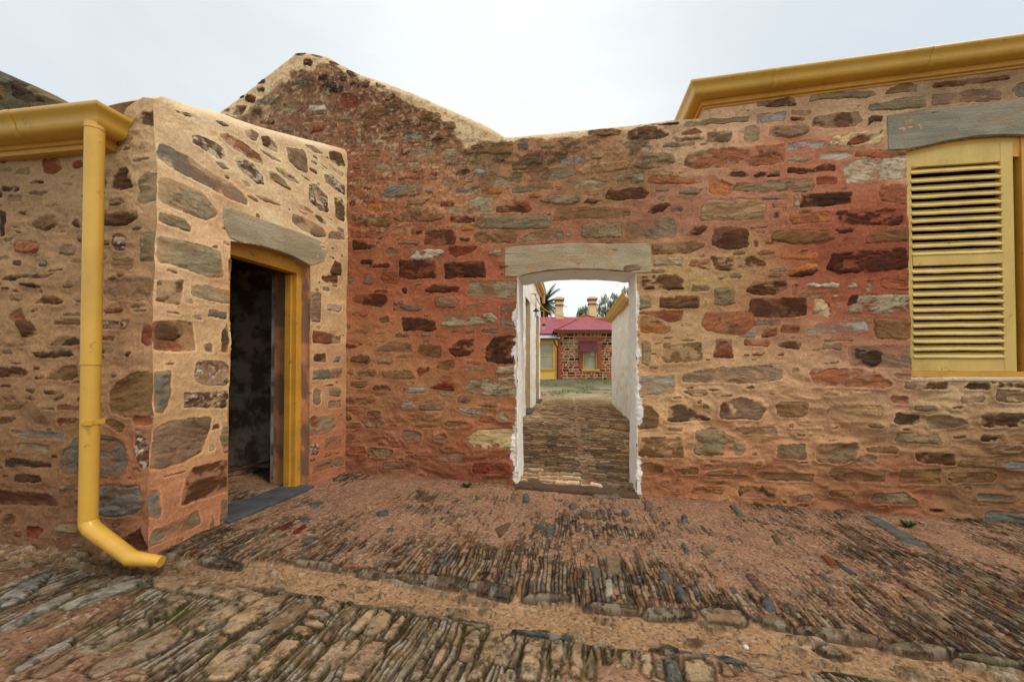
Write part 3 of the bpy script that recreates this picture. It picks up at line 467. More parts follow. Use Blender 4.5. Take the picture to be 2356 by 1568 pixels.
# ================================================================== MAIN WALL
KM, KD, KF = 1.12, 1.06, 1.14
OPL, OPR = -.5436, .657                          # passage opening along the wall
def px_u(plane, x, y=842): return plane.hit(x, y)[0]
OPL = px_u(MAIN, 1192, 900); OPR = px_u(MAIN, 1463, 900)
ar = [MAIN.hit(*p) for p in [(1190, 636), (1215, 629), (1262, 621), (1320, 618), (1380, 619), (1430, 622), (1466, 628)]]
ARU = np.array([a for a, b in ar]); ARZ = np.array([b for a, b in ar])
def hole_pass(U, Z):
    j = (fbm(Z*14, U*0+3, 3, 77)-.5)*.035*smooth(1.9, 1.3, Z)
    return (U > OPL+j) & (U < OPR-j*.8+.004) & (Z < np.interp(U, ARU, ARZ))
WL = px_u(MAIN, 2091, 600); WR = WL+.99; WB = MAIN.hit(2100, 866)[1]; 
wa = [MAIN.hit(*p) for p in [(2085, 346), (2130, 336), (2180, 325), (2250, 314), (2310, 311), (2356, 312)]]
WAU = np.array([a for a, b in wa]+[WR+.1]); WAZ = np.array([b for a, b in wa]+[wa[0][1]])
def hole_win(U, Z): return (U > WL+(fbm(Z*9, U*0, 3, 5)-.5)*.02) & (U < WR) & (Z > WB) & (Z < np.interp(U, WAU, WAZ))
top_main = topline(MAIN, [(380, 345), (516, 241), (590, 184), (640, 143), (678, 113), (700, 113), (748, 123), (823, 164), (898, 189), (975, 220), (1049, 252), (1089, 270), (1125, 286), (1161, 309), (1178, 309), (1353, 291), (1553, 270), (1616, 264), (1619, 226), (1640, 221), (2000, 175), (2356, 126), (2600, 100)])
u_g = px_u(MAIN, 1140, 300); u_step = px_u(MAIN, 1618, 240)
def cmask(U): return 1-smooth(u_step-.01, u_step+.005, U)
def wavef(U, Z):
    lower = smooth(1.35, .75, Z)*smooth(.5, 1.0, U); left = smooth(1.1, .5, Z)*.7*(U < .5)
    return .12+np.clip(lower+left, 0, 1)
_ru = [px_u(MAIN, x, 300) for x in (510, 600, 690, 760, 900, 1040, 1052, 1120, 1160, 1200, 1300, 1400, 1480, 1520, 1600, 1618, 1640)]
_rw = [.30, .26, .34, .13, .14, .20, .36, .30, .12, .07, .13, .09, .05, .07, .14, .12, .30]
def rimf(U): return np.interp(U, _ru, _rw)
def dirt_main(U, Z, C, A):
    # black lichen and grey weathering near the tops, rising damp stain at the foot
    tz = np.interp(U, *top_main)
    k = smooth(.8, .25, tz-Z)*smooth(.9, 1.3, (tz-Z)/rimf(U))*smooth(.50, .62, fbm(U*5, Z*9, 4, 91))*smooth(u_step+.3, u_step-.3, U)
    gb = smooth(u_g+.1, u_g-.4, U)*smooth(2.3, 3.0, Z)
    C = C*(1-.62*k[..., None])+lin((66, 58, 46))*.45*k[..., None]
    sp_ = smooth(.54, .64, fbm(U*26, Z*28, 5, 93, .75)); pale = smooth(.55, .65, fbm(U*30, Z*34, 5, 95, .75))
    mk = np.clip(smooth(.9, .2, tz-Z)*.5+.15+gb*.6, 0, .8)*(1-A*.5)*smooth(2.6, 1.0, U)
    C = C*(1-.55*(sp_*mk)[..., None]); C = C*(1-.35*(pale*mk)[..., None])+lin((206, 160, 128))*.35*(pale*mk)[..., None]
    sp2 = smooth(.60, .66, fbm(U*24, Z*24, 5, 99, .7))*gb*.7*(1-A*.4); C = C*(1-.6*sp2[..., None])+lin((214, 190, 150))*.6*sp2[..., None]
    # whitewash run over the stone beside the opening
    for uo, sgn in ((OPL, -1), (OPR, 1)):
        dd = (U-uo)*sgn; wd = .006+(.008+.07*smooth(.35, .8, fbm(Z*5, U*6+sgn, 5, 111, .72)))*smooth(2.15, 1.8, Z)
        k = smooth(wd+.004, wd-.004, dd)*(dd > -.06)*(Z < ZTOPJ); C = C*(1-k[..., None])+lin((236, 228, 216))*k[..., None]
    return C
ZTOPJ = float(ARZ[0])+.005
sw = tag(empty('stone_wall'), 'tall rubble stone wall with a white arched passage, peaked gable and louvred window', 'wall')
UE0 = px_u(MAIN, 400, 350); UE1 = 5.6
face = wall_sheet('wall_face', MAIN, (UE0, UE1), -.35, top_main, .0075, MS, MM, KM, sw, prot=.014, warp=.016, halo=.012, rough=.007, wave=wavef, holes=(hole_pass, hole_win), infill=5200, bigfrac=.6, bigzone=lambda u, z: (z > 1.5 or (u < -.6 and z > .5)), lip=1,
                  fillc='roMGorTMo', rimcol=(208, 178, 138), rimw=rimf, dirt=dirt_main, curlmask=cmask, curl=.10)
# solid core behind the face
core = MB()
def tp(u): return float(np.interp(u, *top_main))-.06
def core_poly(a, b, zb, nseg=14):
    us_ = np.linspace(a, b, nseg); return [(a, zb)]+[(b, zb)]+[(u, tp(u)) for u in us_[::-1]]
ZA = float(ARZ.max())+.02
core.prism(core_poly(UE0, OPL-.03, -.3, 24), MAIN, -.45, -.12)
core.prism(core_poly(OPL-.03, OPR+.03, ZA+.1, 8), MAIN, -.45, -.12)
core.prism(core_poly(OPR+.03, WL-.02, -.3, 14), MAIN, -.45, -.12)
core.prism(core_poly(WL-.02, WR+.02, 3.3, 4), MAIN, -.45, -.12)
core.prism([(WL-.02, -.3), (WR+.02, -.3), (WR+.02, WB-.02), (WL-.02, WB-.02)], MAIN, -.45, -.12)
core.prism(core_poly(WR+.02, UE1, -.3, 4), MAIN, -.45, -.12)
core.build('wall_core', M['core'], sw)

# lintels
def slab(name, pxs, plane, m, parent, d0=-.14, d1=.009, sub=True):
    poly = [plane.hit(*p) for p in pxs]
    o = MB().prism(poly, plane, d0, d1, .006).build(name, m, parent); soften(o, .004, 2); return o
slab('lintel', [(1162, 636), (1161, 600), (1162, 569), (1200, 566), (1240, 564), (1330, 559), (1400, 561), (1494, 561), (1497, 594), (1498, 627), (1466, 628), (1430, 622), (1380, 619), (1320, 618), (1262, 621), (1215, 629), (1190, 636)], MAIN, M['grey_stone'], sw)
slab('lintel', [(2043, 346), (2040, 300), (2039, 266), (2110, 254), (2190, 246), (2280, 237), (2356, 230), (2430, 223), (2440, 330), (2356, 311), (2310, 310), (2250, 313), (2180, 324), (2130, 335), (2088, 344)], MAIN, M['blue_stone'], sw, d0=-.16)

# whitewashed reveal of the passage (jambs + arched soffit)
def reveal(plane, uL, uR, depth, arcu, arcz, parent, name):
    n = 150; path = []
    zs = np.linspace(-.35, float(np.interp(uL, arcu, arcz)), 130)
    for z in zs: path.append((uL, z, 1, 0))
    for u in np.linspace(uL, uR, 60)[1:-1]: path.append((u, float(np.interp(u, arcu, arcz))-.014*min(1, (u-uL)/.05, (uR-u)/.05), 0, -1))
    for z in zs[::-1]: path.append((uR, min(z, float(np.interp(uR, arcu, arcz))), -1, 0))
    path = np.array(path); m = 24; P = np.zeros((len(path), m, 3))
    s = np.arange(len(path))
    for j in range(m):
        f = j/(m-1); d = .012-depth*f
        bump = (fbm(s*.13, s*0+j*.35, 4, 83)-.5)*.03+(fbm(s*.5, s*0+j*1.2, 2, 84)-.5)*.012
        arch = (np.abs(path[:, 3]) > .5) | (path[:, 1] > 1.75)
        bump = np.where(arch, bump*.25, bump)
        if j < 2: bump = bump+(fbm(s*.35, s*0, 3, 85)-.5)*np.where(arch, .004, .014)-(.006 if j == 0 else 0)*np.where(arch, .3, 1)
        if j == 0: d = d+.0
        P[:, j] = plane.P(path[:, 0]+path[:, 2]*bump, path[:, 1]+path[:, 3]*bump, d+((fbm(s*.3, s*0+9, 3, 86)-.5)*.02 if j == 0 else 0))
    o = grid_mesh(name, P, None, M['white'], parent); return o
reveal(MAIN, OPL, OPR, .47, ARU, ARZ, sw, 'passage_reveal')
# timber threshold in the opening
th = MB()
n = 26
for k_, (d0, d1, h) in enumerate([(-.02, .07, .024), (-.13, -.03, .030)]):
    us_ = np.linspace(OPL-.01, OPR+.0, n); ring = []
    for i, u in enumerate(us_):
        zb = float(G(*MAIN.P(u, 0)[:2])); jz = .004*math.sin(i*1.7+k_)+.006*math.sin(i*.5)
        ring.append([MAIN.P(u, zb-.06, -.0-d1+.02), MAIN.P(u, zb+h-.012+jz, -d1+.015), MAIN.P(u, zb+h+jz, -d1+.0), MAIN.P(u, zb+h+jz, -d0-.01), MAIN.P(u, zb+h-.012+jz, -d0), MAIN.P(u, zb-.06, -d0)])
    v = [p for r_ in ring for p in r_]; f = [(i*6+q, i*6+(q+1) % 6, (i+1)*6+(q+1) % 6, (i+1)*6+q) for i in range(n-1) for q in range(6)]
    f += [tuple(range(6)), tuple((n-1)*6+q for q in range(6))[::-1]]; th.add(v, f)
o = th.build('timber_threshold', M['timber']); tag(o, 'weathered brown timber sill lying across the foot of the white arched passage', 'threshold')

# louvred window
fr = MB(); WT = 3.02
fz1 = MAIN.hit(2200, 331)[1]
def win_top(u): return float(np.interp(u, WAU, WAZ))+.03
# outer frame (jambs, arched head) set back in the opening
fr.prism([(WL-.02, WB), (WL+.035, WB), (WL+.035, win_top(WL+.03)), (WL-.02, win_top(WL))], MAIN, -.12, -.028)
fr.prism([(WR-.08, WB), (WR+.02, WB), (WR+.02, win_top(WR)), (WR-.08, win_top(WR-.08))], MAIN, -.12, -.02)
hu = np.linspace(WL-.02, WR+.02, 14)
fr.prism([(u, win_top(u)-.20) for u in hu]+[(u, win_top(u)) for u in hu[::-1]], MAIN, -.12, -.032)
soften(fr.build('window_frame', M['yellow2'], sw), .003)
sill = MB(); sill.box(MAIN, WL-.02, WR+.02, WB, WB+.045, -.16, -.008); soften(sill.build('window_sill', M['yellow2'], sw), .004)
pl = MB(); pl.box(MAIN, WL-.012, WR+.04, WB-.040, WB-.002, -.12, .014, .010); pl.build('plaster_ledge', mat('ledge_mortar', (216, 196, 168), .95, 14, .15, 1.0, 30), sw)
sh = MB(); LD0, LD1 = -.072, -.024
ll, lr = WL+.004, px_u(MAIN, 2342, 600)
_sL, _sR = px_u(MAIN, 2105, 600), px_u(MAIN, 2313, 600)
lb, lt = WB+.048, MAIN.hit(2200, 345)[1]
hz = lambda y: MAIN.hit(2105, y)[1]
def ltop(u): return win_top(u)-.075
sh.prism([(ll, lb), (_sL, lb), (_sL, ltop(_sL)), (ll, ltop(ll))], MAIN, LD0, LD1)
sh.prism([(_sR, lb), (lr, lb), (lr, ltop(lr)), (_sR, ltop(_sR))], MAIN, LD0, LD1)
zt, zm1, zm0, zb_ = hz(381), hz(588), hz(610), hz(825)
sh.prism([(_sL, zt), (_sR, zt)]+[(u, ltop(u)) for u in np.linspace(_sR, _sL, 6)], MAIN, LD0+.002, LD1-.002)
sh.box(MAIN, _sL, _sR, zm0, zm1, LD0+.002, LD1+.004); sh.box(MAIN, _sL, _sR, lb, zb_, LD0+.002, LD1-.002)
shut = sh.build('louvred_shutter', M['cream'], sw); soften(shut, .003)
for za, zb2, nn in ((zm1, zt, 11), (zb_, zm0, 12)):
    sl = MB(); st_ = (zb2-za)/nn
    for i in range(nn):
        z = za+st_*i; j = R.uniform(-.003, .003)
        q = 9; us_ = np.linspace(_sL-.004, _sR+.004, q); v = []
        for u in us_:
            w_ = R.uniform(-.0022, .0022)+.003*math.sin(i*2.1)*math.sin(3*(u-_sL)/(_sR-_sL))
            for dz, dd in ((.0, -.018), (.012, -.014), (st_*.78+.002, -.054), (st_*.78-.010, -.058)): v.append(MAIN.P(u, z+dz+j+w_*(dd > -.03), dd))
        f = [(a*4+b, a*4+(b+1) % 4, (a+1)*4+(b+1) % 4, (a+1)*4+b) for a in range(q-1) for b in range(4)]
        f += [(0, 1, 2, 3), tuple((q-1)*4+b for b in range(4))[::-1]]; sl.add(v, f)
    sl.build('louvre_slats', M['cream'], shut)
bk = MB(); bk.box(MAIN, WL, WR, WB, 3.35, -.145, -.125); bk.build('gap_shade_sheet', M['slot'], sw)  # added dark sheet, its colour painted as the shade behind the slats

# ---------------- gutters
OG = [(0, 0), (0, -.128), (.045, -.128), (.072, -.122), (.09, -.105), (.097, -.082), (.101, -.06), (.112, -.04), (.124, -.028), (.13, -.02), (.133, -.008), (.13, .002), (.122, .003), (.119, -.004), (.118, -.02), (.098, -.045), (.09, -.08), (.075, -.108), (.04, -.116), (.01, -.116), (.01, 0)]
FA = [(0, .0), (-.002, -.172), (-.010, -.176), (-.022, -.176), (-.026, -.192), (-.16, -.192), (-.16, 0)]
def sleeve(parent, plan, z, out, along, k=1.0, name='gutter_joint'):
    pr = [(a*1.03*k, b*1.03*k-.0005) for a, b in OG[1:12]]+[(a*.99*k, b*.99*k) for a, b in OG[1:12]][::-1]
    p0 = plan-along*.02; p1 = plan+along*.02; o = MB().sweep([(*p0, z), (*p1, z)], [out, out], pr).build(name, M['yellow'], parent); autosmooth(o, 40)
def gutter_run(parent, far, corner, back, zf, zc, zb, sgn=1, names=('gutter', 'fascia_board'), fa=FA, m='yellow'):
    """far/corner/back: plan points of the back line; outward vectors N2 (front) and side"""
    side = D2*sgn
    path = [(far[0], far[1], zf), (corner[0], corner[1], zc), (back[0], back[1], zb)]
    outs = [N2, N2+side, side]
    g = MB().sweep(path, outs, OG); o = g.build(names[0], M[m], parent); autosmooth(o, 40)
    g = MB().sweep(path, outs, fa); o2 = g.build(names[1], M['yellow2'], parent); return o
# right-hand gutter over the window
cg = Plane(-N2*(VM-.17), D2, N2)
ucR, zcR = cg.hit(1590, 183); ueR, zeR = cg.hit(2356, 76)
sl_ = (zeR-zcR)/(ueR-ucR)
cor = cg.P(ucR, 0)[:2]-N2*.133+D2*.133
far = cor+D2*(5.6-ucR); back = cor-N2*3.0
gutter_run(sw, far, cor, back, zcR+sl_*(5.6-ucR), zcR, zcR, -1)
for t_ in (.62, 1.9): sleeve(sw, cor+D2*t_, zcR+sl_*t_, N2, D2)
# simple pitched iron roof behind the right gutter
rf = MB(); a = cor-N2*.05; zr0 = zcR
A0 = np.array([*(cor+D2*.02-N2*.02), zcR-.0]); A1 = np.array([*(far-N2*.02), zcR+sl_*(5.6-ucR)])
B0 = np.array([*(cor+D2*1.2-N2*1.6), zcR+.7]); B1 = np.array([*(far-N2*1.6), zcR+.7]); C_0 = np.array([*(cor-N2*3.2+D2*.02), zcR]); C_1 = np.array([*(far-N2*3.2), zcR])
rf.add([A0, A1, B1, B0, C_0, C_1], [(0, 1, 2, 3), (3, 2, 5, 4), (0, 3, 4)]); rf.build('roof', M['redroof'], sw)
# side wall of that building above the parapet
sd = MB(); p0 = cor+D2*.05-N2*.02
sp0 = Plane(cor+D2*.13-N2*.04, -N2, -D2)
sd.box(sp0, .1, 3.0, 2.9, zcR-.1, -.2, -.02); sd.build('side_wall', M['core'], sw)

# ================================================================== LEFT OUTBUILDING
ob = tag(empty('stone_outbuilding'), 'rubble stone outbuilding with a dark open doorway, ochre gutter and downpipe', 'building')
DTL = px_u(DOOR, 527, 842); DTR = px_u(DOOR, 712, 842)
da = [DOOR.hit(*p) for p in [(522, 554), (545, 556), (590, 563), (640, 577), (680, 592), (716, 612)]]
DAU = np.array([a for a, b in da]); DAZ = np.array([b for a, b in da])
def hole_door(U, Z): return (U > DTL+(fbm(Z*5, U*0, 3, 15)-.5)*.03) & (U < DTR) & (Z < np.interp(U, DAU, DAZ))
top_door = topline(DOOR, [(345, 219), (375, 222), (420, 232), (510, 254), (600, 286), (700, 315), (760, 329), (800, 341)])
top_door = (np.array([0]+list(top_door[0][1:])), top_door[1])
def dirt_door(U, Z, C, A):
    t = smooth(.62, .7, fbm(U*3, Z*5, 4, 131))*.22; return C*(1-t[..., None])+lin((196, 128, 78))*t[..., None]*1.0
def wob(Z): return (fbm(Z*2.2, Z*0+4, 4, 151)-.5)*.08+(fbm(Z*9, Z*0+4, 4, 153, .6)-.5)*.034+.02
_bis = D2*.8-N2*.1
def post_d(P, U, Z):
    k = (wob(Z)-.028)*np.exp(-(U/.06)**1.3); P = P.copy(); P[..., 0] += _bis[0]*k; P[..., 1] += _bis[1]*k; return P
def post_f(P, U, Z):
    k = (wob(Z)-.028)*np.exp(-(np.abs(UF-U)/.06)**1.3); P = P.copy(); P[..., 0] += _bis[0]*k; P[..., 1] += _bis[1]*k; return P
wall_sheet('door_wall', DOOR, (0, TL), -.3, top_door, .0065, DS, DM, KD, ob, prot=.010, warp=.011, halo=.02, rough=.004, wave=.12, holes=(hole_door,), infill=420, fillc='MMXMGrD',
           rimcol=(230, 198, 160), rimw=.12, ends=(1, 0), seedb=500, post=post_d, hue=(1.05, 1.045, 1.02), smear=.8, tint=.12, halok=.28, lip=.8, dirt=dirt_door, curl=.09, curlmask=lambda U: smooth(.0, .3, U), recess=.5, topnoise=.01)
top_front = topline(FRONT, [(-400, 380), (0, 345), (200, 318), (272, 300), (290, 250), (310, 236), (330, 224), (350, 219)])
top_front = (top_front[0].copy(), top_front[1]); top_front[0][-1] = UF
top_front[1][-1] = top_door[1][0]
wavF = lambda U, Z: .35+0*U
wall_sheet('front_wall', FRONT, (UF-3.4, UF), -.3, top_front, .0065, FS, FM, KF, ob, prot=.014, warp=.016, halo=.010, rough=.008, wave=wavF, infill=1500, lip=.8, fillc='oDMKRMoB',
           rimcol=(190, 160, 122), rimw=.06, ends=(0, 1), seedb=900, post=post_f, curl=.08, curlmask=lambda U: 0*U, recess=.5, topnoise=.01)
cb = MB()
def tpd(u): return float(np.interp(u, *top_door))-.08
cb.prism([(.06, -.3), (DTL*0+DTL-TL*0, -.3)] if False else [(.1, -.3), (min(DTL, DTR)-.02, -.3), (min(DTL, DTR)-.02, 2.22), (.1, 2.22)], DOOR, -.40, -.12)
cb.prism([(max(DTL, DTR)+.02, -.3), (TL-.02, -.3), (TL-.02, 2.22), (max(DTL, DTR)+.02, 2.22)], DOOR, -.40, -.12)
us_ = np.linspace(.1, TL-.02, 10); cb.prism([(.1, 2.26), (TL-.02, 2.26)]+[(u, tpd(u)) for u in us_[::-1]], DOOR, -.40, -.12)
cb.prism([(UF-3.4, -.3), (UF-.12, -.3), (UF-.12, 2.50), (UF-3.4, 2.50)], FRONT, -.42, -.10)
cb.build('wall_core', M['core'], ob)
# room inside
dl, dr = min(DTL, DTR), max(DTL, DTR)
ri = MB()
ri.box(MAIN, u1-3.6, u1-.08, -.3, 2.6, .035, .06)                    # far wall of the room
ri.box(FRONT, UF-3.4, UF-.1, -.3, 2.6, -.48, -.44)
back = Plane(DOOR.O-Nd*3.0, Dd, Nd); ri.box(back, -.3, TL+1.0, -.3, 2.6, -.05, 0)
ri.build('room_wall', M['inner'], ob)
rd = Plane(DOOR.O, Dd, Nd)
# inner faces beside the doorway
ij = MB(); ij.box(DOOR, dr+.002, TL-.02, -.3, 2.3, -.43, -.402); ij.box(DOOR, .1, dl-.002, -.3, 2.3, -.43, -.402); ij.build('inner_wall', M['inner'], ob)
ce = MB()
def slabz(mb, z0, z1, pts):
    n_ = len(pts); v = [(x, y, z0) for x, y in pts]+[(x, y, z1) for x, y in pts]
    mb.add(v, [tuple(range(n_))[::-1], tuple(n_+i for i in range(n_))]+[(i, (i+1) % n_, n_+(i+1) % n_, n_+i) for i in range(n_)])
qA = C0+Dd*.05-Nd*.2; qB = C1-Dd*.02-Nd*.2; qC = qB-Nd*3.0; qD = qA-Nd*3.2
slabz(ce, 2.34, 2.40, [qA, qB, qC, qD]); ce.build('ceiling', M['timber'], ob)
fl = MB(); slabz(fl, -.2, .095, [C0+Dd*.4-Nd*.12, C1-Dd*.05-Nd*.12, C1-Nd*3.1, C0+Dd*.3-Nd*3.2]); fl.build('room_floor', M['dirt'], ob)
# stone reveals of doorway
rv = MB(); rz = lambda u: float(np.interp(u, DAU, DAZ))
dz0 = -.2
n_ = 60; zz_ = np.linspace(dz0, rz(dr)+.01, n_); P = np.zeros((n_, 20, 3)); Cc = np.zeros((n_, 20, 3))
for j in range(20):
    d = .004-.40*j/19; b_ = (fbm(zz_*7, zz_*0+j*.3, 3, 141)-.5)*.02
    if j == 0: b_ = b_*.3
    P[:, j] = DOOR.P(dr-b_*.6+.004, zz_, d)
    cc = lin((198, 140, 100))[None]*(1+(fbm(zz_*9, zz_*0+j*.25, 3, 143)-.5)[:, None]*.7)
    s_ = smooth(.5, .56, fbm(zz_*6, zz_*0+j*.16, 2, 145)); cc = cc*(1-.75*s_[:, None])+lin((120, 100, 82))*.75*s_[:, None]
    Cc[:, j] = cc
grid_mesh('door_reveal', P, Cc, M['masonry'], ob)
P = np.zeros((n_, 4, 3))
for j in range(4): P[:, j] = DOOR.P(dl-.004, zz_, .0-.4*j/3)
grid_mesh('door_reveal', P, np.ones((n_, 4, 3))*lin((190, 140, 100)), M['masonry'], ob)
# lintel over the doorway
slab('lintel', [(527, 548), (515, 520), (512, 495), (515, 479), (530, 476), (600, 503), (680, 531), (748, 558), (750, 580), (745, 603), (716, 612), (680, 592), (640, 577), (590, 563), (545, 555)], DOOR, M['grey_stone'], ob, d0=-.30, d1=.008)
# yellow door frame
df = MB(); fr0, fr1 = -.19, -.095; fw = .062
zt_ = 2.24
df.prism([(dr-fw, .06), (dr+.01, .06), (dr+.01, rz(dr)+.02), (dr-fw, rz(dr-fw)+.02)], DOOR, fr0, fr1)
df.prism([(dl-.01, .06), (dl+.035, .06), (dl+.035, rz(dl)+.02), (dl-.01, rz(dl)+.02)], DOOR, fr0, fr1+.06)
hu = np.linspace(dl-.01, dr+.01, 10); df.prism([(u, 2.12+.018*(u-dl)/(dr-dl)) for u in hu]+[(u, rz(u)+.03) for u in hu[::-1]], DOOR, fr0+.002, fr1+.002)
# rebate / stop strips
df.prism([(dr-fw-.018, .06), (dr-fw-.001, .06), (dr-fw-.001, 2.12), (dr-fw-.018, 2.12)], DOOR, fr0-.02, fr0+.045)
soften(df.build('door_frame', M['yellow2'], ob), .003)
# slate step
stp = MB(); zs_ = [float(G(*DOOR.P(u, 0)[:2]))+.026 for u in (dl-.03, dr+.03)]
v = [DOOR.P(u, z, d) for (u, z) in ((dl-.03, zs_[0]), (dr+.02, zs_[1])) for d in (.05, -.26)]
v2 = [p-np.array([0, 0, .07]) for p in v]
stp.add(v+v2, [(0, 2, 3, 1), (4, 5, 7, 6), (0, 4, 6, 2), (2, 6, 7, 3), (3, 7, 5, 1), (1, 5, 4, 0)]); soften(stp.build('door_step', M['slate'], ob), .008)

# left gutter, fascia and downpipe
cl = Plane(-N2*(float(-(N2 @ C0))-.205), D2, N2)
ucL, zcL = cl.hit(221, 229); ueL, zeL = cl.hit(0, 254)
sl2 = (zeL-zcL)/(ueL-ucL)
corL = cl.P(ucL, 0)[:2]-N2*.133-D2*.133
farL = corL-D2*3.0; backL = corL-N2*.062
FA2 = [(0, 0), (0, -.150), (-.004, -.154), (-.018, -.156), (-.020, -.182), (-.040, -.186), (-.09, -.186), (-.09, 0)]
path = [(farL[0], farL[1], zcL-sl2*3.0), (corL[0], corL[1], zcL), (backL[0], backL[1], zcL)]
autosmooth(MB().sweep(path[::-1], [D2, N2+D2, N2], OG).build('gutter', M['yellow'], ob), 40)
MB().sweep([path[0], (corL[0], corL[1], zcL)], [N2, N2], FA2).build('fascia_board', M['yellow2'], ob)
sleeve(ob, corL-D2*.52, zcL-sl2*.52, N2, D2)
# iron roof over the outbuilding
rb = MB(); a0 = np.array([*(corL-N2*.0), zcL-.01]); a1 = np.array([*farL, zcL-sl2*3-.01]); b0 = a0+np.array([*(-N2*1.6-D2*.35), .25]); b1 = a1+np.array([*(-N2*1.6), .25])
rb.add([a0, a1, b1, b0, a0-[0, 0, .05], a1-[0, 0, .05], b1-[0, 0, .05], b0-[0, 0, .05]], [(0, 3, 2, 1), (4, 5, 6, 7), (0, 1, 5, 4), (0, 4, 7, 3)]); rb.build('roof', M['greyroof'], ob)

pp = cl.off(-.062)                                # plane of the pipe axis
pu, _ = pp.hit(211.5, 700)
pd = np.array([*pp.P(pu, 0)[:2]])
RP = .0455
def ppt(px, py, pl_): u, z = pl_.hit(px, py); return pl_.P(u, z)
q1 = ppt(211.5, 1216, pp); q2 = ppt(303, 1284, pp.off(.03)); q3 = ppt(371, 1291, pp.off(.0))
zt0 = zcL-.10
ds = MB()
ds.tube([(pd[0], pd[1], zt0), (pd[0], pd[1], CZ+.02)], RP, 32)
ds.tube([(pd[0], pd[1], CZ+.03), (pd[0], pd[1], q1[2]+.02)], RP-.002, 32)
ds.tube([(pd[0], pd[1], CZ+.008), (pd[0], pd[1], CZ+.024)], RP+.0018, 32)
ds.tube([(pd[0], pd[1], q1[2]+.035), tuple(q1), tuple(q2), tuple(q3)], [RP+.001, RP+.001, RP*.92, RP*.66], 32)
ds.tube([(pd[0], pd[1], zt0-.035), (pd[0], pd[1], zt0-.03)], RP+.003, 32)
dp = ds.build('downpipe', M['yellow'], ob); autosmooth(dp, 30)
bz = pp.hit(211, 970)[1]
br = MB(); br.box(pp, pu+.004, pu+RP+.03, bz-.014, bz+.014, RP-.002, RP+.003)
br.box(pp, pu+RP-.002, pu+RP+.001, bz-.014, bz+.014, -.045, RP+.003)
br.tube([pp.P(pu+.02, bz, RP+.003), pp.P(pu+.02, bz, RP+.008)], .004, 8)
soften(br.build('pipe_bracket', M['screw'], dp), .001)

# weathered gable far left
GP = Plane(-N2*3.4, D2, N2)
gt = [(-300, 60), (-60, 135), (0, 162), (60, 188), (100, 208), (140, 236), (175, 262), (260, 330)]
top_g = topline(GP, gt)
gw = tag(empty('gable_wall'), 'dark lichen stained sloping stone gable behind the ochre gutter at the left edge', 'wall')
GM = mort("0 200 92 84 66 80 220 84 70 52 140 240 96 86 70")
GS = [('K', [(GPx, GPy) for GPx, GPy in ((20, 190), (60, 205), (105, 235), (60, 240), (25, 215))]), ('o', [(-20, 190), (10, 200), (15, 230), (-20, 240)]), ('G', [(60, 196), (110, 218), (125, 232), (90, 222)]), ('B', [(-10, 170), (30, 186), (20, 194), (-12, 182)])]
gu0, gu1 = float(top_g[0][0]), float(top_g[0][-1])
wall_sheet('wall_face', GP, (gu0, gu1), 1.9, top_g, .012, GS, GM, 1.0, gw, prot=.02, warp=.03, wave=.8, infill=700, fillc='GKoBD', seedb=1300, curl=.05, rough=.012, thick=.4)

# ================================================================== GROUND
def uv2xy(u, v): return D2[0]*u-N2[0]*v, D2[1]*u-N2[1]*v     # v measured away from the camera
def gpx(px, py):                                # picture point -> (u, v) on the ground
    r = ray(px, py); t = 1.2/-r[2]*1.0
    for _ in range(30):
        x, y = r[0]*t, r[1]*t; t = (CZ-float(G(x, y)))/-r[2]
    P = np.array([r[0]*t, r[1]*t]); return float(P @ D2), float(-(P @ N2))
def strips(A, B, wr, lr_, seed, warp=.02):
    """long stones laid side by side: A across, B along. returns edge distance, id-random arrays"""
    rr = np.random.default_rng(seed)
    A = A+(fbm(A*3, B*3, 2, seed)-.5)*warp*2+(fbm(A*14, B*14, 2, seed+1)-.5)*warp*.5
    B = B+(fbm(A*4, B*2, 2, seed+2)-.5)*.04+(fbm(A*20, B*12, 2, seed+3)-.5)*.012
    a0, a1 = A.min()-.1, A.max()+.1
    w = rr.uniform(wr[0], wr[1], int((a1-a0)/((wr[0]+wr[1])/2)*1.15)+5)*rr.choice([.7, 1, 1.25], int((a1-a0)/((wr[0]+wr[1])/2)*1.15)+5)
    ea = a0+np.concatenate([[0], np.cumsum(w)]); ci = np.clip(np.searchsorted(ea, A)-1, 0, len(w)-1)
    da_ = np.minimum(A-ea[ci], ea[ci+1]-A); W = w[ci]
    dist = np.zeros(A.shape); r1 = np.zeros(A.shape); r2 = np.zeros(A.shape); r3 = np.zeros(A.shape); LB = np.zeros(A.shape)
    b0, b1 = B.min()-.1, B.max()+.6
    flat = ci.ravel(); order = np.argsort(flat, kind='stable'); bounds = np.searchsorted(flat[order], np.arange(len(w)+1)); Bf = B.ravel()
    db = np.zeros(Bf.size); q1_ = np.zeros(Bf.size); q2_ = np.zeros(Bf.size); q3_ = np.zeros(Bf.size)
    for c in range(len(w)):
        ix = order[bounds[c]:bounds[c+1]]
        if not len(ix): continue
        nL = int((b1-b0)/lr_[0])+3; L = rr.uniform(lr_[0], lr_[1], nL)**1.0
        eb = b0-rr.uniform(0, lr_[1])+np.concatenate([[0], np.cumsum(L)])
        bi = np.clip(np.searchsorted(eb, Bf[ix])-1, 0, nL-1)
        db[ix] = np.minimum(Bf[ix]-eb[bi], eb[bi+1]-Bf[ix]); z = rr.random((3, nL)); q1_[ix] = z[0][bi]; q2_[ix] = z[1][bi]; q3_[ix] = z[2][bi]
    sh_ = A.shape
    return da_, db.reshape(sh_), W, q1_.reshape(sh_), q2_.reshape(sh_), q3_.reshape(sh_)
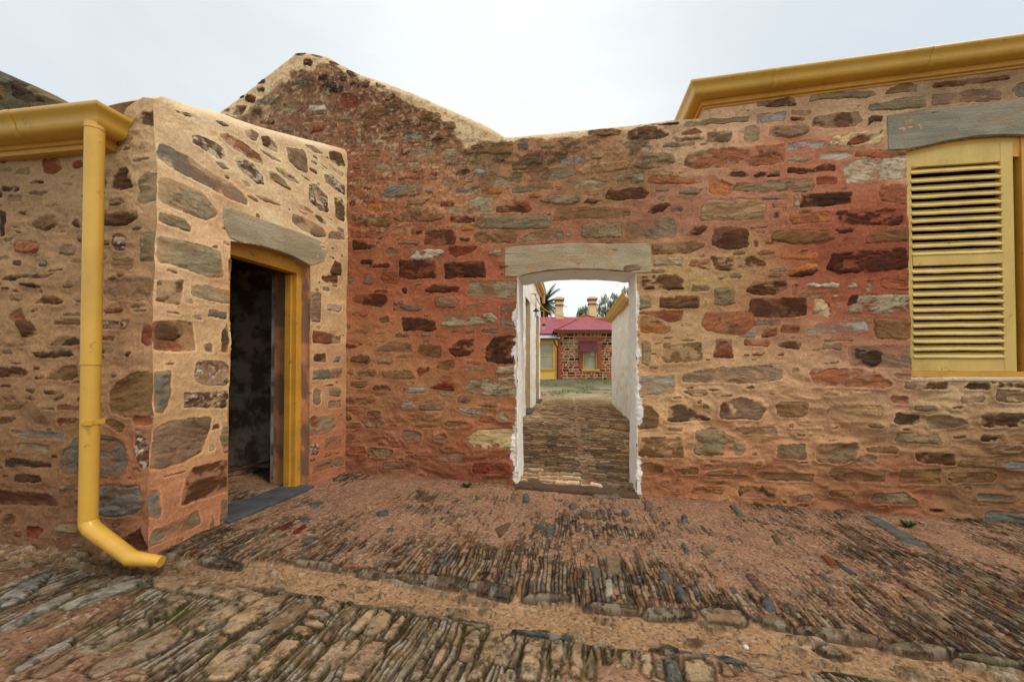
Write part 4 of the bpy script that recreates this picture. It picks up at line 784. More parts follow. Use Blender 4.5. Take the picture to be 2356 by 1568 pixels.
up_pts = [gpx(*p) for p in [(300, 1262), (452, 1278), (640, 1290), (785, 1303), (915, 1326), (1070, 1340), (1178, 1358), (1338, 1388), (1468, 1396), (1603, 1413), (1818, 1438), (2018, 1473), (2198, 1503), (2356, 1528)]]
lo_pts = [gpx(*p) for p in [(357, 1328), (500, 1352), (640, 1366), (740, 1372), (925, 1403), (1120, 1438), (1178, 1453), (1308, 1468), (1488, 1488), (1718, 1523), (1878, 1543), (2028, 1565), (2200, 1590)]]
UU = np.array([p[0] for p in up_pts]); UV = np.array([p[1] for p in up_pts]); LU = np.array([p[0] for p in lo_pts]); LV = np.array([p[1] for p in lo_pts])
def vup(u): return np.interp(u, UU, UV)
def vlo(u): return np.interp(u, LU, LV)
GST = parse('Q', "T 430,370 495,375 495,460 435,465;B 355,430 380,420 412,475 375,490;W 425,495 465,495 470,560 435,560;B 670,455 710,450 740,510 700,490;B 740,515 780,515 830,595 780,590;B 1140,560 1190,570 1215,635 1160,625;M 1065,465 1110,460 1180,550 1130,540;M 1755,465 1800,480 1970,580 1920,585 1780,500;T 1825,585 1880,590 2030,715 1960,700;O 1415,370 1450,375 1510,430 1470,430;B 1480,385 1600,470 1560,465 1500,420;M 1195,280 1220,278 1248,322 1220,325;B 105,240 140,210 150,260;B 150,240 190,235 190,290 155,290;M 230 165 265 215;M 315 165 360 205;G 370 80 500 105;B 780 185 808 218;B 1005,140 1030,145 1075,195 1040,190;M 1510,245 1560,260 1650,350 1600,330;M 1700,375 1740,380 1850,480 1800,460;G 2130,455 2190,470 2330,560 2260,540;M 1910,320 1960,330 2030,375 1960,365;B 1640,190 1690,195 1910,340 1800,310;G 870 325 930 360;M 560,345 585,350 610,430 595,460;B 780,320 800,322 812,365 795,365;B 510 160 540 188;M 610 120 640 165;B 50 90 80 130;M 265 130 300 160;M 440 290 455 330;G 630 165 665 200")
GST += parse('P', "B 905,375 1000,365 1110,410 1000,400;B 665,630 750,560 880,560 720,660;T 895,725 1100,580 1120,590 930,740;T 1010,720 1200,580 1320,560 1150,700;T 820,710 850,720 650,860 430,920 560,850;B 1425,130 1475,120 1460,150 1430,150;B 1370,205 1400,190 1440,205 1400,220;B 1735,175 1780,165 1785,185 1745,195;B 1780,250 1810,245 1800,265 1780,265;R 1270,250 1340,220 1350,230 1290,260;R 1340,270 1400,235 1410,245 1360,280;M 1270,220 1320,195 1340,205 1290,225;B 1380,310 1450,290 1440,315;M 2280,250 2350,220 2340,250 2300,290;T 2270,390 2300,330 2320,340 2290,400")
GST = [({'T': 'S', 'G': 'k', 'O': 'r'}.get(c, c), [gpx(*p) for p in poly]) for c, poly in GST]
SLAB = parse('Y', "s 710,480 740,420 860,425 1000,460 1140,500 1200,545 1150,565 960,520 800,510;S 665,620 700,580 780,530 890,530 850,570 720,640 700,640;S 870,680 900,640 1000,575 1050,560 1030,600 920,660;s 895,700 960,640 1090,555 1130,565 1080,620 960,690 920,710;s 1010,700 1040,650 1220,540 1330,525 1300,570 1120,680 1060,710;S 380,900 560,780 820,680 850,700 830,740 640,830 430,925;S 920,790 950,750 1020,720 1060,730 1000,770 950,795;S 1150,720 1300,620 1440,545 1460,560 1380,620 1240,710;s 930,880 1000,800 1150,700 1220,690 1180,740 1060,820 970,900;s 940,925 1000,860 1140,750 1215,765 1180,810 1080,900 1050,925;s 1130,900 1200,840 1320,740 1390,745 1340,800 1220,900;s 1410,910 1440,860 1560,750 1590,745 1580,790 1500,860 1430,925;s 1500,860 1560,800 1650,735 1670,740 1640,790 1560,850 1510,870;s 1570,925 1590,850 1700,745 1780,750 1770,800 1690,880 1640,925;s 1475,580 1490,550 1540,555 1570,590 1550,610 1500,600;s 1410,620 1430,590 1500,600 1520,620 1480,640;s 1390,665 1400,640 1470,650 1500,670 1470,690;s 1340,700 1370,670 1430,690 1440,720 1400,730;s 1520,680 1570,620 1640,585 1640,610 1580,670 1540,700;s 1600,700 1640,650 1700,600 1730,605 1700,650 1640,710;s 1670,710 1700,640 1770,605 1805,620 1780,670 1720,720;s 1760,740 1790,680 1850,620 1865,640 1830,700 1780,750;s 1890,920 1900,870 1940,830 1960,840 1940,900 1920,925;s 1970,890 2010,800 2060,740 2080,750 2040,830 1990,890;s 2110,820 2150,700 2205,695 2200,760 2160,840 2120,835;s 2150,925 2190,850 2250,700 2310,695 2310,760 2240,870 2200,925;s 560,925 620,895 690,905 680,925;l 0,690 180,580 330,520 300,560 120,650 20,710;l 50,890 200,790 330,725 320,760 180,850 80,910;S 120,920 280,830 460,740 700,640 690,670 480,770 260,880 180,925;l 0,560 100,480 200,430 150,490 30,590;l 240,600 420,520 640,450 690,460 500,540 330,610;s 2270,850 2290,760 2350,720 2370,760 2330,860;k 1840,595 1900,580 2060,620 2070,640 1980,640 1880,620;k 2090,645 2160,625 2240,660 2240,680 2140,670;k 1520,550 1640,550 1820,590 1830,610 1700,590 1560,575;k 905,360 940,335 1090,370 1100,390 960,380;k 1580,400 1700,400 1800,430 1800,450 1680,430;k 1810,440 1900,425 2130,445 2150,480 2100,490 1900,465;B 2150,480 2220,465 2356,500 2350,530 2260,520;k 1290,370 1400,360 1560,385 1580,405 1440,395;k 1080,470 1200,465 1480,525 1490,545 1300,525;S 20,420 120,370 220,350 140,400;S 60,860 160,790 240,750 200,800;S 700,915 760,870 830,850 800,890")
SLAB += parse('Q', "s 30,950 50,790 80,750 135,750 140,800 110,930 100,950;s 165,890 180,770 235,760 240,820 210,920 180,915;s 270,940 280,780 330,770 325,860 310,950;S 345,940 350,850 370,790 385,850 375,950;s 425,860 430,790 455,780 450,860;s 500,870 500,820 550,810 550,870 530,900;s 590,920 590,830 640,820 645,900 620,950;S 660,940 660,860 690,850 700,950;B 710,950 705,840 750,835 790,950;s 800,950 790,860 880,855 930,890 930,950;S 970,930 965,870 1000,880 1030,940;k 45,555 130,540 260,550 270,570 180,575;k 330,600 360,580 570,590 580,625 460,620;k 590,625 620,600 840,610 850,640 720,655 610,640;S 865,625 900,615 1050,625 1080,660 1060,675 900,660;k 1065,640 1150,630 1260,650 1290,690 1280,710 1160,690;k 1300,700 1340,685 1560,700 1680,750 1680,770 1500,750 1320,720;k 1690,770 1800,755 2020,790 2030,820 1850,810;B 625,795 720,785 1000,815 1090,850 1080,865 900,840 700,815;B 0,705 120,700 270,740 260,755 120,730;k 1400,885 1500,885 1750,920 1800,950 1600,945;s 1390,770 1480,760 1550,800 1480,810;k 2050,820 2150,810 2356,860 2356,890 2180,860;S 1100,900 1180,890 1260,930 1200,945")
SLAB = [(c, [gpx(*p) for p in poly]) for c, poly in SLAB]
def _thin(c, q):
    if c != 'k': return q
    n_ = np.array(q); a_ = n_.mean(0); X_ = n_-a_; _, _, vt = np.linalg.svd(X_); e1, e2 = vt
    return [tuple(a_+(x @ e1)*e1+(x @ e2)*e2*.58) for x in X_]
SLAB = [(c, _thin(c, q)) for c, q in SLAB]

def ground_patch(name, ur, vr, res, parentless=True):
    us = np.arange(ur[0], ur[1], res[0]); vs = np.concatenate([np.arange(.2, vr[0], .010), np.arange(vr[0], 2.15, .0042), np.arange(2.15, vr[1], res[1])])
    U, V = np.meshgrid(us, vs, indexing='ij')
    X, Y = uv2xy(U, V); base = G(X, Y)
    vu = vup(U); vl = vlo(U)
    wob = (fbm(U*5, V*0+1, 3, 201)-.5)*.05
    zA = smooth(-.012, .012, V-vu-wob)            # apron against the wall
    zB = 1-smooth(-.012, .012, V-vl-wob)          # paving in front
    ch = 1-np.maximum(zA, zB)
    # sand
    s1 = fbm(U*1.7, V*1.9, 4, 205); s2 = fbm(U*9, V*9, 4, 207); s3 = fbm(U*75, V*75, 2, 209)
    sand = (s1-.5)*.028+(s2-.5)*.010+(s3-.5)*.004
    pebm = smooth(.70, .85, vn(U*75+s2*9, V*75, 5)); sand = sand+pebm*.003
    chm = smooth(.25, .75, ch+(s2-.5)*.8)[..., None]; sc_ = (lin((176, 132, 102))*(1-chm)+lin((180, 140, 102))*chm)*(1+(s2-.5)*.5+(s3-.5)*.9)[..., None]
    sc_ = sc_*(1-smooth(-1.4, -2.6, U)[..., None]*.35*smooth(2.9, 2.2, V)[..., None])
    sc_ = sc_*(1-.0*ch[..., None]); peb = smooth(.80, .86, vn(U*75+s2*9, V*75, 5)); sc_ = sc_*(1-peb[..., None]*.6)+lin((205, 185, 160))*.6*peb[..., None]
    dk = smooth(.76, .84, vn(U*80, V*80+s2*7, 8)); sc_ = sc_*(1-.55*dk)[..., None]
    sc_ = sc_*(1-ch[..., None]*.0)+0; sc_ = sc_*(1+ch*.06)[..., None]
    # fine slips of stone on the apron
    a, b, W, r1, r2, r3 = strips(U, V, (.009, .030), (.035, .17), 31, .03)
    e = np.minimum(a*1.0, b*.8); prof = smooth(0, .006, e)
    cover = .012+(fbm(U*1.7+5, V*1.9, 4, 211)-.5)*.075+smooth(.6, 2.6, U)*.010+smooth(.9, .1, V-vu)*.022-smooth(1.0, 1.6, V-vu)*.012
    hA = (.008+(r1-.5)*.014)*prof-.003+cover*.42-.0075+(fbm(U*50, V*14, 3, 213)-.5)*.004
    pres = r2 > .10
    hA = np.where(pres, hA, -.05)
    # thick blocks in the front
    a2, b2, W2, t1, t2, t3 = strips(U, V, (.045, .088), (.14, .40), 57, .035)
    a4, b4, W4, y1, y2, y3 = strips(U, V, (.012, .036), (.07, .34), 63, .035)
    lf = np.ones(U.shape, bool)
    a2, b2, t1, t2, t3 = [np.where(lf, q, p) for p, q in ((a2, a4*1.2), (b2, b4), (t1, y1), (t2, y2), (t3, y3))]
    e2 = np.minimum(a2, b2); pf2 = smooth(.002, .008, e2+(fbm(U*32, V*16, 4, 231)-.5)*.008)
    split = ridged(U*34, V*3, 2, 217)
    thin = t3 > .72
    hB = (.011+(t1-.5)*.015)*pf2+(fbm(U*22, V*12, 4, 219, .55)-.5)*.004-np.where(thin, smooth(.55, .75, split)*.008, 0)-.006
    hB = np.where(t2 > .06, hB, -.03)
    hB = hB+(fbm(U*1.2+9, V*1.2, 3, 223)-.5)*.030
    sandB = sand*.45-.010+smooth(.54, .70, fbm(U*1.8+3, V*2.4, 4, 225))*.028
    # stray stones in the channel
    stc = fbm(U*7, V*26, 3, 227); hC = np.where(stc > .66, (stc-.66)*.05, -.03)+(fbm(U*30, V*60, 2, 228)-.5)*.006
    chan = sand*.6-.014-.006*ch
    Hs = sand*zA+sandB*zB+chan*ch
    Hst = hA*zA+hB*zB+hC*ch
    diff = Hst-Hs; k = smooth(-.001, .003, diff)
    H = np.maximum(Hst, Hs)
    id1 = r1*zA+t1*(1-zA); id3 = np.where(zA > .5, r3, t2)
    # stone colours
    ramp = np.array([lin(c) for c in ((132, 100, 74), (160, 126, 92), (116, 104, 90), (140, 102, 74), (174, 144, 110), (104, 80, 62))])
    rc = ramp[np.clip((id3*6).astype(int), 0, 5)]
    front = lin((168, 140, 106))*(.45+1.0*t1*fbm(U*3, V*3, 3, 247)*1.7)[..., None]
    rc = rc*zA[..., None]+(rc*.35+front*.65)*(1-zA[..., None])
    li = smooth(.52, .66, fbm(U*26, V*16, 4, 233)); rc = rc*(1-.4*li[..., None])+lin((196, 182, 158))*.4*li[..., None]
    ds_ = smooth(.55, .68, fbm(U*30, V*18, 4, 237)); rc = rc*(1-.5*ds_)[..., None]
    rc = rc*(1+(fbm(U*90, V*60, 2, 239)-.5)*.7)[..., None]
    rc = rc*(1-.45*(1-smooth(0, .007, e))*zA)[..., None]
    rc = rc*(1-.75*(1-smooth(.001, .010, e2+(fbm(U*32, V*16, 4, 231)-.5)*.008))*zB)[..., None]
    cr_ = smooth(.024, .012, e2)*smooth(.002, .012, e2)*smooth(.5, .62, fbm(U*14, V*14, 4, 249, .65))*zB; rc = rc*(1-.55*cr_[..., None])+lin((214, 200, 178))*.55*cr_[..., None]
    pit = smooth(.60, .68, fbm(U*45, V*36, 4, 245, .7)); rc = rc*(1-.45*pit*zB)[..., None]; H = H-pit*zB*k*.003
    C = sc_*(1-k[..., None])+rc*k[..., None]
    # joints: dark with moss in front, plain darker joints on the apron
    gap = (1-k)*zB; depth_ = smooth(.0, -.012, diff)
    mo = smooth(.44, .56, fbm(U*6, V*6, 4, 241))
    gc = lin((70, 52, 40))*(1-mo[..., None])+lin((66, 66, 24))*mo[..., None]
    gk = (gap*.9*(1-smooth(.52, .62, fbm(U*1.8+3, V*2.4, 4, 225)))*smooth(.034, .018, e2+(s2-.5)*.02))[..., None]; C = C*(1-gk)+gc*(.7+.6*s3[..., None])*gk
    jA = smooth(.009, .0, np.minimum(a, b))*zA*smooth(-.006, .001, diff); C = C*(1-.6*jA)[..., None]
    # singled-out larger stones
    hh, cc, aa, _ = stone_layer(U, V, us, GST, 1.0, .014, .010, .01, -.4, 77, .4)
    C = C*(1-aa[..., None])+cc*aa[..., None]; H = H*(1-aa)+(np.maximum(H*.3, 0)+hh+.006)*aa
    hh, cc, aa, (hal, lip_) = stone_layer(U, V, us, SLAB, 1.0, .006, .010, .020, -.6, 177, .75, soft=.003, relk=.35)
    n1 = fbm(U*30, V*26, 4, 281, .7); n2 = fbm(U*12, V*10, 4, 283, .65)
    cc = cc*(1-.6*smooth(.55, .66, n1)[..., None])*(1-.4*smooth(.52, .66, n2)[..., None]); w_ = smooth(.56, .66, fbm(U*20, V*17, 4, 285, .7))[..., None]; cc = cc*(1-.34*w_)+lin((206, 188, 160))*.34*w_
    hal = hal*(1-aa); mo2 = (smooth(.42, .54, fbm(U*5, V*5, 4, 287))*zB)[..., None]
    C = C*(1-.80*hal[..., None])+(lin((58, 44, 34))*(1-mo2)+lin((72, 74, 26))*mo2)*.80*hal[..., None]
    C = C*(1-aa[..., None])+cc*aa[..., None]; H = H*(1-aa)+(base*0+np.maximum(H*.2, 0)+hh+.007-.012*ch)*aa-.006*hal
    # dark patch by the downpipe foot, darker strip along the wall foot
    pu_, pv_ = gpx(300, 1310); dm = np.exp(-(((U-pu_+.15)/.45)**2+((V-pv_+.02)/.22)**2)); C = C*(1-.55*dm)[..., None]
    H = H-.018*np.exp(-((V-(vu+vl)/2)/.14)**2)
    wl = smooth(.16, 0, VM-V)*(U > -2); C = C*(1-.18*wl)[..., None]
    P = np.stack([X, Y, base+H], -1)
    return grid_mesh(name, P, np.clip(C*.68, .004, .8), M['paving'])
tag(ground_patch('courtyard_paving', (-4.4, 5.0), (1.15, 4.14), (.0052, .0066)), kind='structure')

# alley paving, laid crosswise
us = np.arange(-1.25, 1.5, .011); vs = np.arange(4.16, 16.2, .0115)
U, V = np.meshgrid(us, vs, indexing='ij'); X, Y = uv2xy(U, V)
mid = np.abs(U-.16+(fbm(V*1.5, V*0, 2, 5)-.5)*.06)
a, b, W, r1, r2, r3 = strips(V, U, (.016, .044), (.07, .30), 91, .07)
e = np.minimum(a, b); hs = (.020+(r1-.5)*.050)*smooth(0, .010, e)+(fbm(V*40, U*12, 3, 251)-.5)*.012
hs = np.where(mid < .045, .004+(fbm(U*20, V*6, 3, 252)-.5)*.01, hs)
sd_ = (fbm(U*2, V*2, 3, 253)-.5)*.02; k = smooth(-.002, .004, hs-sd_)
ramp = np.array([lin(c) for c in ((128, 104, 80), (158, 130, 100), (104, 86, 70), (146, 116, 88), (118, 104, 90), (172, 148, 120))])
C = ramp[np.clip((r3*6).astype(int), 0, 5)]*(.8+.5*fbm(U*30, V*40, 3, 255))[..., None]*k[..., None]+(lin((140, 104, 78))*(.8+.4*fbm(U*20, V*20, 3, 257))[..., None])*(1-k[..., None])
C = C*(1-.7*smooth(.010, 0, e)*(mid > .045))[..., None]*(.75+.9*r1)[..., None]
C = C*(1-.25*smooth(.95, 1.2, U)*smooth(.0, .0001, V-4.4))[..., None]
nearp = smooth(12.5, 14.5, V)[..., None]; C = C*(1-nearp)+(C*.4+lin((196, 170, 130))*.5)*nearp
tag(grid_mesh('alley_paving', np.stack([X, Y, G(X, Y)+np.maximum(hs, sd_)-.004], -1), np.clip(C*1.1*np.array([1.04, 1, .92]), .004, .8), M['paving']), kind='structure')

# wide ground
xs = np.concatenate([np.linspace(-400, -40, 10), np.linspace(-30, 40, 110), np.linspace(60, 500, 10)]); ys = np.concatenate([np.linspace(-60, 0, 8), np.linspace(1, 12, 20), np.linspace(12.2, 40, 180), np.linspace(45, 900, 14)])
X, Y = np.meshgrid(xs, ys, indexing='ij'); Z = G(X, Y)-.085+smooth(14.5, 16, Y)*.05
Z = Z+smooth(15.5, 16.2, Y)*.03
gn = fbm(X*.9, Y*.55, 4, 261); pv = smooth(22.5, 19, Y)*smooth(15, 16, Y)
C = lin((112, 108, 90))*(.75+.5*fbm(X*5, Y*5, 3, 263))[..., None]
cb_ = lin((160, 144, 116))*(.4+1.0*vn(X*4.3, Y*4.3, 9))[..., None]; C = C*(1-pv[..., None])+cb_*pv[..., None]
gr = smooth(.50, .60, gn)*smooth(14.8, 15.6, Y)[...]; C = C*(1-.8*gr[..., None])+lin((122, 120, 84))*.7*gr[..., None]
tag(grid_mesh('ground', np.stack([X, Y, Z], -1), np.clip(C, .01, .8), M['paving']), kind='structure')

# edging stones of the drain channel
def kerb(name, fu, seed, hh, ur, w=(.05, .075)):
    rr = random.Random(seed); mb = MB(); u = ur[0]
    while u < ur[1]:
        L = rr.uniform(.22, .5); n_ = 12; wd = rr.uniform(*w)*rr.choice((.6, .8, 1)); top = rr.uniform(hh*.5, hh*1.0); tw = rr.uniform(-.012, .012)
        if rr.random() < .22: u += L*.7; continue
        rings = []
        ph = rr.uniform(0, 9)
        for i in range(n_+1):
            t = i/n_; uu = u+L*t*.985; c = float(fu(uu))+tw; x, y = uv2xy(uu, c); zb = float(G(x, y))
            e_ = min(1, (min(t, 1-t)+.03)/.10)**.45; k1 = 1+.22*math.sin(ph+i*.9)+rr.uniform(-.12, .12)
            ring = []
            for q in range(10):
                ang = math.pi*q/9; dv = -math.cos(ang)*wd/2*e_*k1; dz = min(1, (math.sin(ang)**.45)*1.15)*top*e_*(1+.16*math.sin(ph*2+i*.9+q*.7))+rr.uniform(-.003, .003)+.004*math.sin(q*1.9+ph)
                xx, yy = uv2xy(uu, c+dv); ring.append((xx, yy, zb-.021+dz))
            rings += ring
        f = [(i*10+q, i*10+q+1, (i+1)*10+q+1, (i+1)*10+q) for i in range(n_) for q in range(9)]
        f += [tuple(range(10))[::-1], tuple(n_*10+q for q in range(10))]; mb.add(rings, f); u += L+rr.uniform(.0, .02)
    o = mb.build(name, None, None, True); o.data.materials.append(M['kerb']); autosmooth(o, 60); tag(o, kind='structure'); return o
M['kerb'] = mat('edging_stone', (140, 122, 96), .9, 11, .2, 1.0, 45, col2=(62, 52, 42))

# ================================================================== ALLEY BUILDINGS
def wplane(u): return Plane(np.array(uv2xy(u, 0)), -N2, D2)      # plane with u running away from the camera, normal +D
wl_ = tag(empty('whitewashed_building'), 'long whitewashed building along the left side of the alley with two doorways and dark lamps', 'building')
LW = wplane(-1.12)
def rough_wall(name, plane, u0, u1, z0, z1, parent, res=.05, holes=(), flip=False, amp=.05):
    us_ = np.arange(u0, u1+res*.5, res); zs = np.arange(z0, z1+res*.5, res); U_, Z_ = np.meshgrid(us_, zs, indexing='ij')
    H_ = (fbm(U_*2.2, Z_*2.6, 4, 271)-.5)*amp+(ridged(U_*3, Z_*5, 2, 273)-.5)*amp*.35
    H_ = H_*smooth(0, .1, U_-u0)
    fm = np.ones((len(us_)-1, len(zs)-1), bool)
    uc = (us_[:-1]+res/2)[:, None]; zc = (zs[:-1]+res/2)[None]
    for a_, b_, c_ in holes: fm &= ~((uc > a_) & (uc < b_) & (zc < c_))
    return grid_mesh(name, plane.P(U_, Z_, H_), None, M['white'], parent, fm, flip)
d1h, d2h = (10.05, 11.15, 3.05), (13.15, 14.3, 3.05)
rough_wall('wall', LW, 5.5, 15.0, -.3, 4.25, wl_, .045, (d1h, d2h))
cw = MB(); cw.box(LW, 4.55, 5.52, -.3, 3.5, -.5, -.005); cw.box(LW, 5.52, 10.0, -.3, 4.2, -.5, -.06); cw.box(LW, 11.2, 13.1, -.3, 4.2, -.5, -.06); cw.box(LW, 14.35, 14.98, -.3, 4.2, -.5, -.06); cw.box(LW, 10.0, 11.2, 3.1, 4.2, -.5, -.06); cw.box(LW, 13.1, 14.35, 3.1, 4.2, -.5, -.06)
cw.build('wall_core', M['white'], wl_)
cr_ = MB()
M['cl'] = mat('cream_lining', (214, 188, 146), .85, 5, .12, .5, 12)
for a_, b_, c_ in (d1h, d2h):
    cr_ = MB(); cr_.prism([(b_-.03, -.2), (b_+.01, -.2), (b_+.01, c_+.02), (b_-.03, c_+.02)], LW, -.45, .012); cr_.build('doorway_lining', M['cl'], wl_)
    cr_ = MB(); cr_.box(LW, a_, b_-.035, -.2, c_, -.47, -.42); cr_.build('alley_door', M['cl'], wl_)
for a_, b_, c_ in (d1h, d2h):
    s_ = MB(); s_.box(LW, a_-.05, b_+.05, -.1, .08, -.1, .13); soften(s_.build('door_step', M['slate'], wl_), .01)
gp = np.array(uv2xy(-1.12, 15.1)); zg = 4.12
gl = MB().sweep([(*uv2xy(-1.06, 9.0), zg), (*uv2xy(-1.06, 15.15), zg)], [D2, D2], [(p[0]*1.3, p[1]*1.3) for p in OG]); autosmooth(gl.build('gutter', M['yellow'], wl_), 40)
gl = MB().sweep([(*uv2xy(-1.06, 9.0), zg), (*uv2xy(-1.06, 15.15), zg)], [D2, D2], [(0, 0), (0, -.26), (-.1, -.26), (-.1, 0)]); gl.build('fascia_board', M['yellow2'], wl_)
e_ = MB(); e_.tube([(*uv2xy(-1.0, 15.2), 4.0), (*uv2xy(-1.0, 15.2), 3.65)], .06, 12); e_.build('gutter_outlet', M['yellow2'], wl_)
rl = MB(); rl.add([(*uv2xy(-1.1, 6.2), 4.2), (*uv2xy(-1.1, 15.1), 4.2), (*uv2xy(-3.6, 15.1), 4.35), (*uv2xy(-3.6, 6.2), 4.35)], [(0, 1, 2, 3)]); rl.build('roof', M['redroof'], wl_)
# lamps on the left wall
for i, (v_, zt1, zb1) in enumerate(((11.35, 3.32, 2.86), (14.75, 3.3, 2.8))):
    lp = MB(); x, y = uv2xy(-1.12+.16, v_); xw, yw = uv2xy(-1.12, v_)
    lp.tube([(xw, yw, zt1), (x, y, zt1), (x, y, zb1)], .018, 8); L_ = lp.build('lamp_bracket', M['cable'], wl_)
    s_ = MB(); s_.tube([(x, y, zb1+.03), (x, y, zb1+.01), (x, y, zb1-.03), (x, y, zb1-.045)], [.03, .04, .09, .09], 16); autosmooth(s_.build('lamp_shade', M['iron'], L_), 30)
    s_ = MB(); s_.tube([(x, y, zb1-.04), (x, y, zb1-.09), (x, y, zb1-.18), (x, y, zb1-.21)], [.02, .04, .035, .015], 12); autosmooth(s_.build('lamp_bulb', M['glass'], L_), 60)
# yellow cable over the alley
pts = [(*uv2xy(-1.0, 11.3), 3.32), (*uv2xy(-1.03, 13.0), 3.36), (*uv2xy(-.98, 15.1), 3.42)]
pe = np.array([*uv2xy(1.2, 14.05), 2.93]); ps = np.array(pts[-1])
for t in np.linspace(.08, 1, 14): q = ps*(1-t)+pe*t; q[2] -= .62*(t*(1-t))*1.6*(1-.45*t); pts.append(tuple(q))
cbm = MB().tube(pts, .020, 8); o = cbm.build('cable', M['cable'], None); tag(o, 'thin yellow cable sagging across the alley in front of the red roof', 'cable')

wr_ = tag(empty('whitewashed_building'), 'low whitewashed building on the right side of the alley under a short ochre gutter', 'building')
RW = Plane(np.array(uv2xy(1.42, 0)), -N2, -D2)
rough_wall('wall', RW, 4.6, 13.95, -.3, 2.82, wr_, .04, (), True, .07)
cw = MB(); cw.box(RW, 4.6, 13.9, -.3, 2.78, -.5, -.06); cw.build('wall_core', M['white'], wr_)
zz1 = CZ+1.70
OG2 = [(p[0]*1.5, p[1]*1.25) for p in OG]
gl = MB().sweep([(*uv2xy(1.38, 9.3), zz1), (*uv2xy(1.38, 14.05), zz1)], [-D2, -D2], OG2); autosmooth(gl.build('gutter', M['yellow'], wr_), 40)
gl = MB().sweep([(*uv2xy(1.38, 9.3), zz1), (*uv2xy(1.38, 14.05), zz1)], [-D2, -D2], [(0, .0), (0, -.21), (-.1, -.21), (-.1, 0)]); gl.build('fascia_board', M['yellow2'], wr_)
rl = MB(); rl.add([(*uv2xy(1.40, 9.3), zz1), (*uv2xy(1.40, 14.1), zz1), (*uv2xy(4.4, 14.1), zz1+1.0), (*uv2xy(4.4, 9.3), zz1+1.0)], [(3, 2, 1, 0)]); rl.build('roof', M['redroof'], wr_)

# ================================================================== FAR COTTAGE
YC = 27.0; kx = YC/F
def cx(px): return (px-1178)*kx
def czz(py): return CZ+(842-py)*kx
ct = tag(empty('cottage'), 'far stone cottage with red corrugated roof and two cream chimneys beyond the passage', 'cottage')
CP = Plane((0, YC), (1, 0), (0, -1))
xl, xr = cx(1284), cx(1450); zg0 = .30; ze = czz(764)
# stone front as a relief sheet with its own coursed stones
us = np.arange(xl, xr, .03); zs = np.arange(zg0-.3, ze, .03); U, Z = np.meshgrid(us, zs, indexing='ij')
rr = random.Random(3); st = []
z = zg0-.2
while z < ze:
    h = rr.uniform(.13, .26); u = xl-rr.uniform(0, .3)
    while u < xr:
        w = rr.uniform(.18, .6); g_ = .03; st.append((rr.choice('RrDMoGRDrK'), [(u+g_, z+g_), (u+w-g_, z+g_*rr.uniform(.5, 1.5)), (u+w-g_, z+h-g_), (u+g_, z+h-g_*rr.uniform(.5, 1.5))])); u += w
    z += h
H, C, A, _ = stone_layer(U, Z, us, st, 1.15, .03, .03, .02, 0, 1500, .1)
mc = lin((196, 150, 116))[None, None]*(.8+.4*fbm(U*3, Z*3, 3, 5))[..., None]
C = mc*(1-A[..., None])+C*A[..., None]
winx0, winx1, winz0, winz1 = cx(1341), cx(1374), czz(849), czz(785)
uc = (us[:-1]+.015)[:, None]; zc = (zs[:-1]+.015)[None]
fm = ~((uc > winx0) & (uc < winx1) & (zc > winz0) & (zc < winz1))
grid_mesh('wall', CP.P(U, Z, H*A), np.clip(C, .01, .8), M['masonry'], ct, fm)
cc_ = MB(); cc_.wbox(xl+.02, winx0-.02, YC+.08, YC+5, zg0-.3, ze); cc_.wbox(winx1+.02, xr, YC+.08, YC+5, zg0-.3, ze); cc_.wbox(winx0-.02, winx1+.02, YC+.3, YC+5, zg0-.3, ze); cc_.build('wall_core', M['core'], ct)
# brick dressings
bd = MB()
def br_(x0, x1, z0, z1): bd.box(CP, x0, x1, z0, z1, -.05, .045)
w_ = cx(1341)-cx(1332); z = winz0
k_ = 0
while z < winz1-.1:
    off_ = .07 if k_ % 2 else 0; br_(winx0-w_-off_, winx0+.0, z, z+.145); br_(winx1, winx1+w_+off_, z, z+.145); z += .15; k_ += 1
br_(winx0-w_-.07, winx1+w_+.07, winz1+.0, winz1+.30)
bd.build('window_brickwork', M['brick'], ct); bd = MB()
z = zg0
while z < ze-.1:
    off_ = .12 if k_ % 2 else 0; br_(xl-.01, xl+.16+off_, z, z+.145); z += .15; k_ += 1
bd.build('corner_brickwork', M['brick'], ct)
wn = MB(); wn.box(CP, winx0, winx0+.07, winz0, winz1, -.2, -.02); wn.box(CP, winx1-.07, winx1, winz0, winz1, -.2, -.02); wn.box(CP, winx0+.07, winx1-.07, winz1-.07, winz1, -.2, -.02)
wn.box(CP, winx0-.1, winx1+.15, winz0-.12, winz0, -.2, .08); wn.box(CP, winx0+.07, winx1-.07, (winz0+winz1)/2-.02, (winz0+winz1)/2+.02, -.16, -.06)
wo = wn.build('window', M['yellow'], ct)
wb = MB(); wb.box(CP, winx0+.05, winx1-.05, winz0, winz1-.05, -.22, -.14); wb.build('blind', M['blind'], wo)
ax0, ax1 = cx(1333), cx(1373); aw = MB(); az1, az0 = czz(785), czz(808)
v = [CP.P(ax0, az1, .06), CP.P(ax1, az1, .06), CP.P(ax1, az0, .42), CP.P(ax0, az0, .42)]; v += [p+np.array([0, -.012, -.015]) for p in v]
aw.add(v, [(0, 1, 2, 3), (7, 6, 5, 4), (0, 4, 5, 1), (1, 5, 6, 2), (2, 6, 7, 3), (3, 7, 4, 0)]); aw.build('awning', M['awning'], wo)
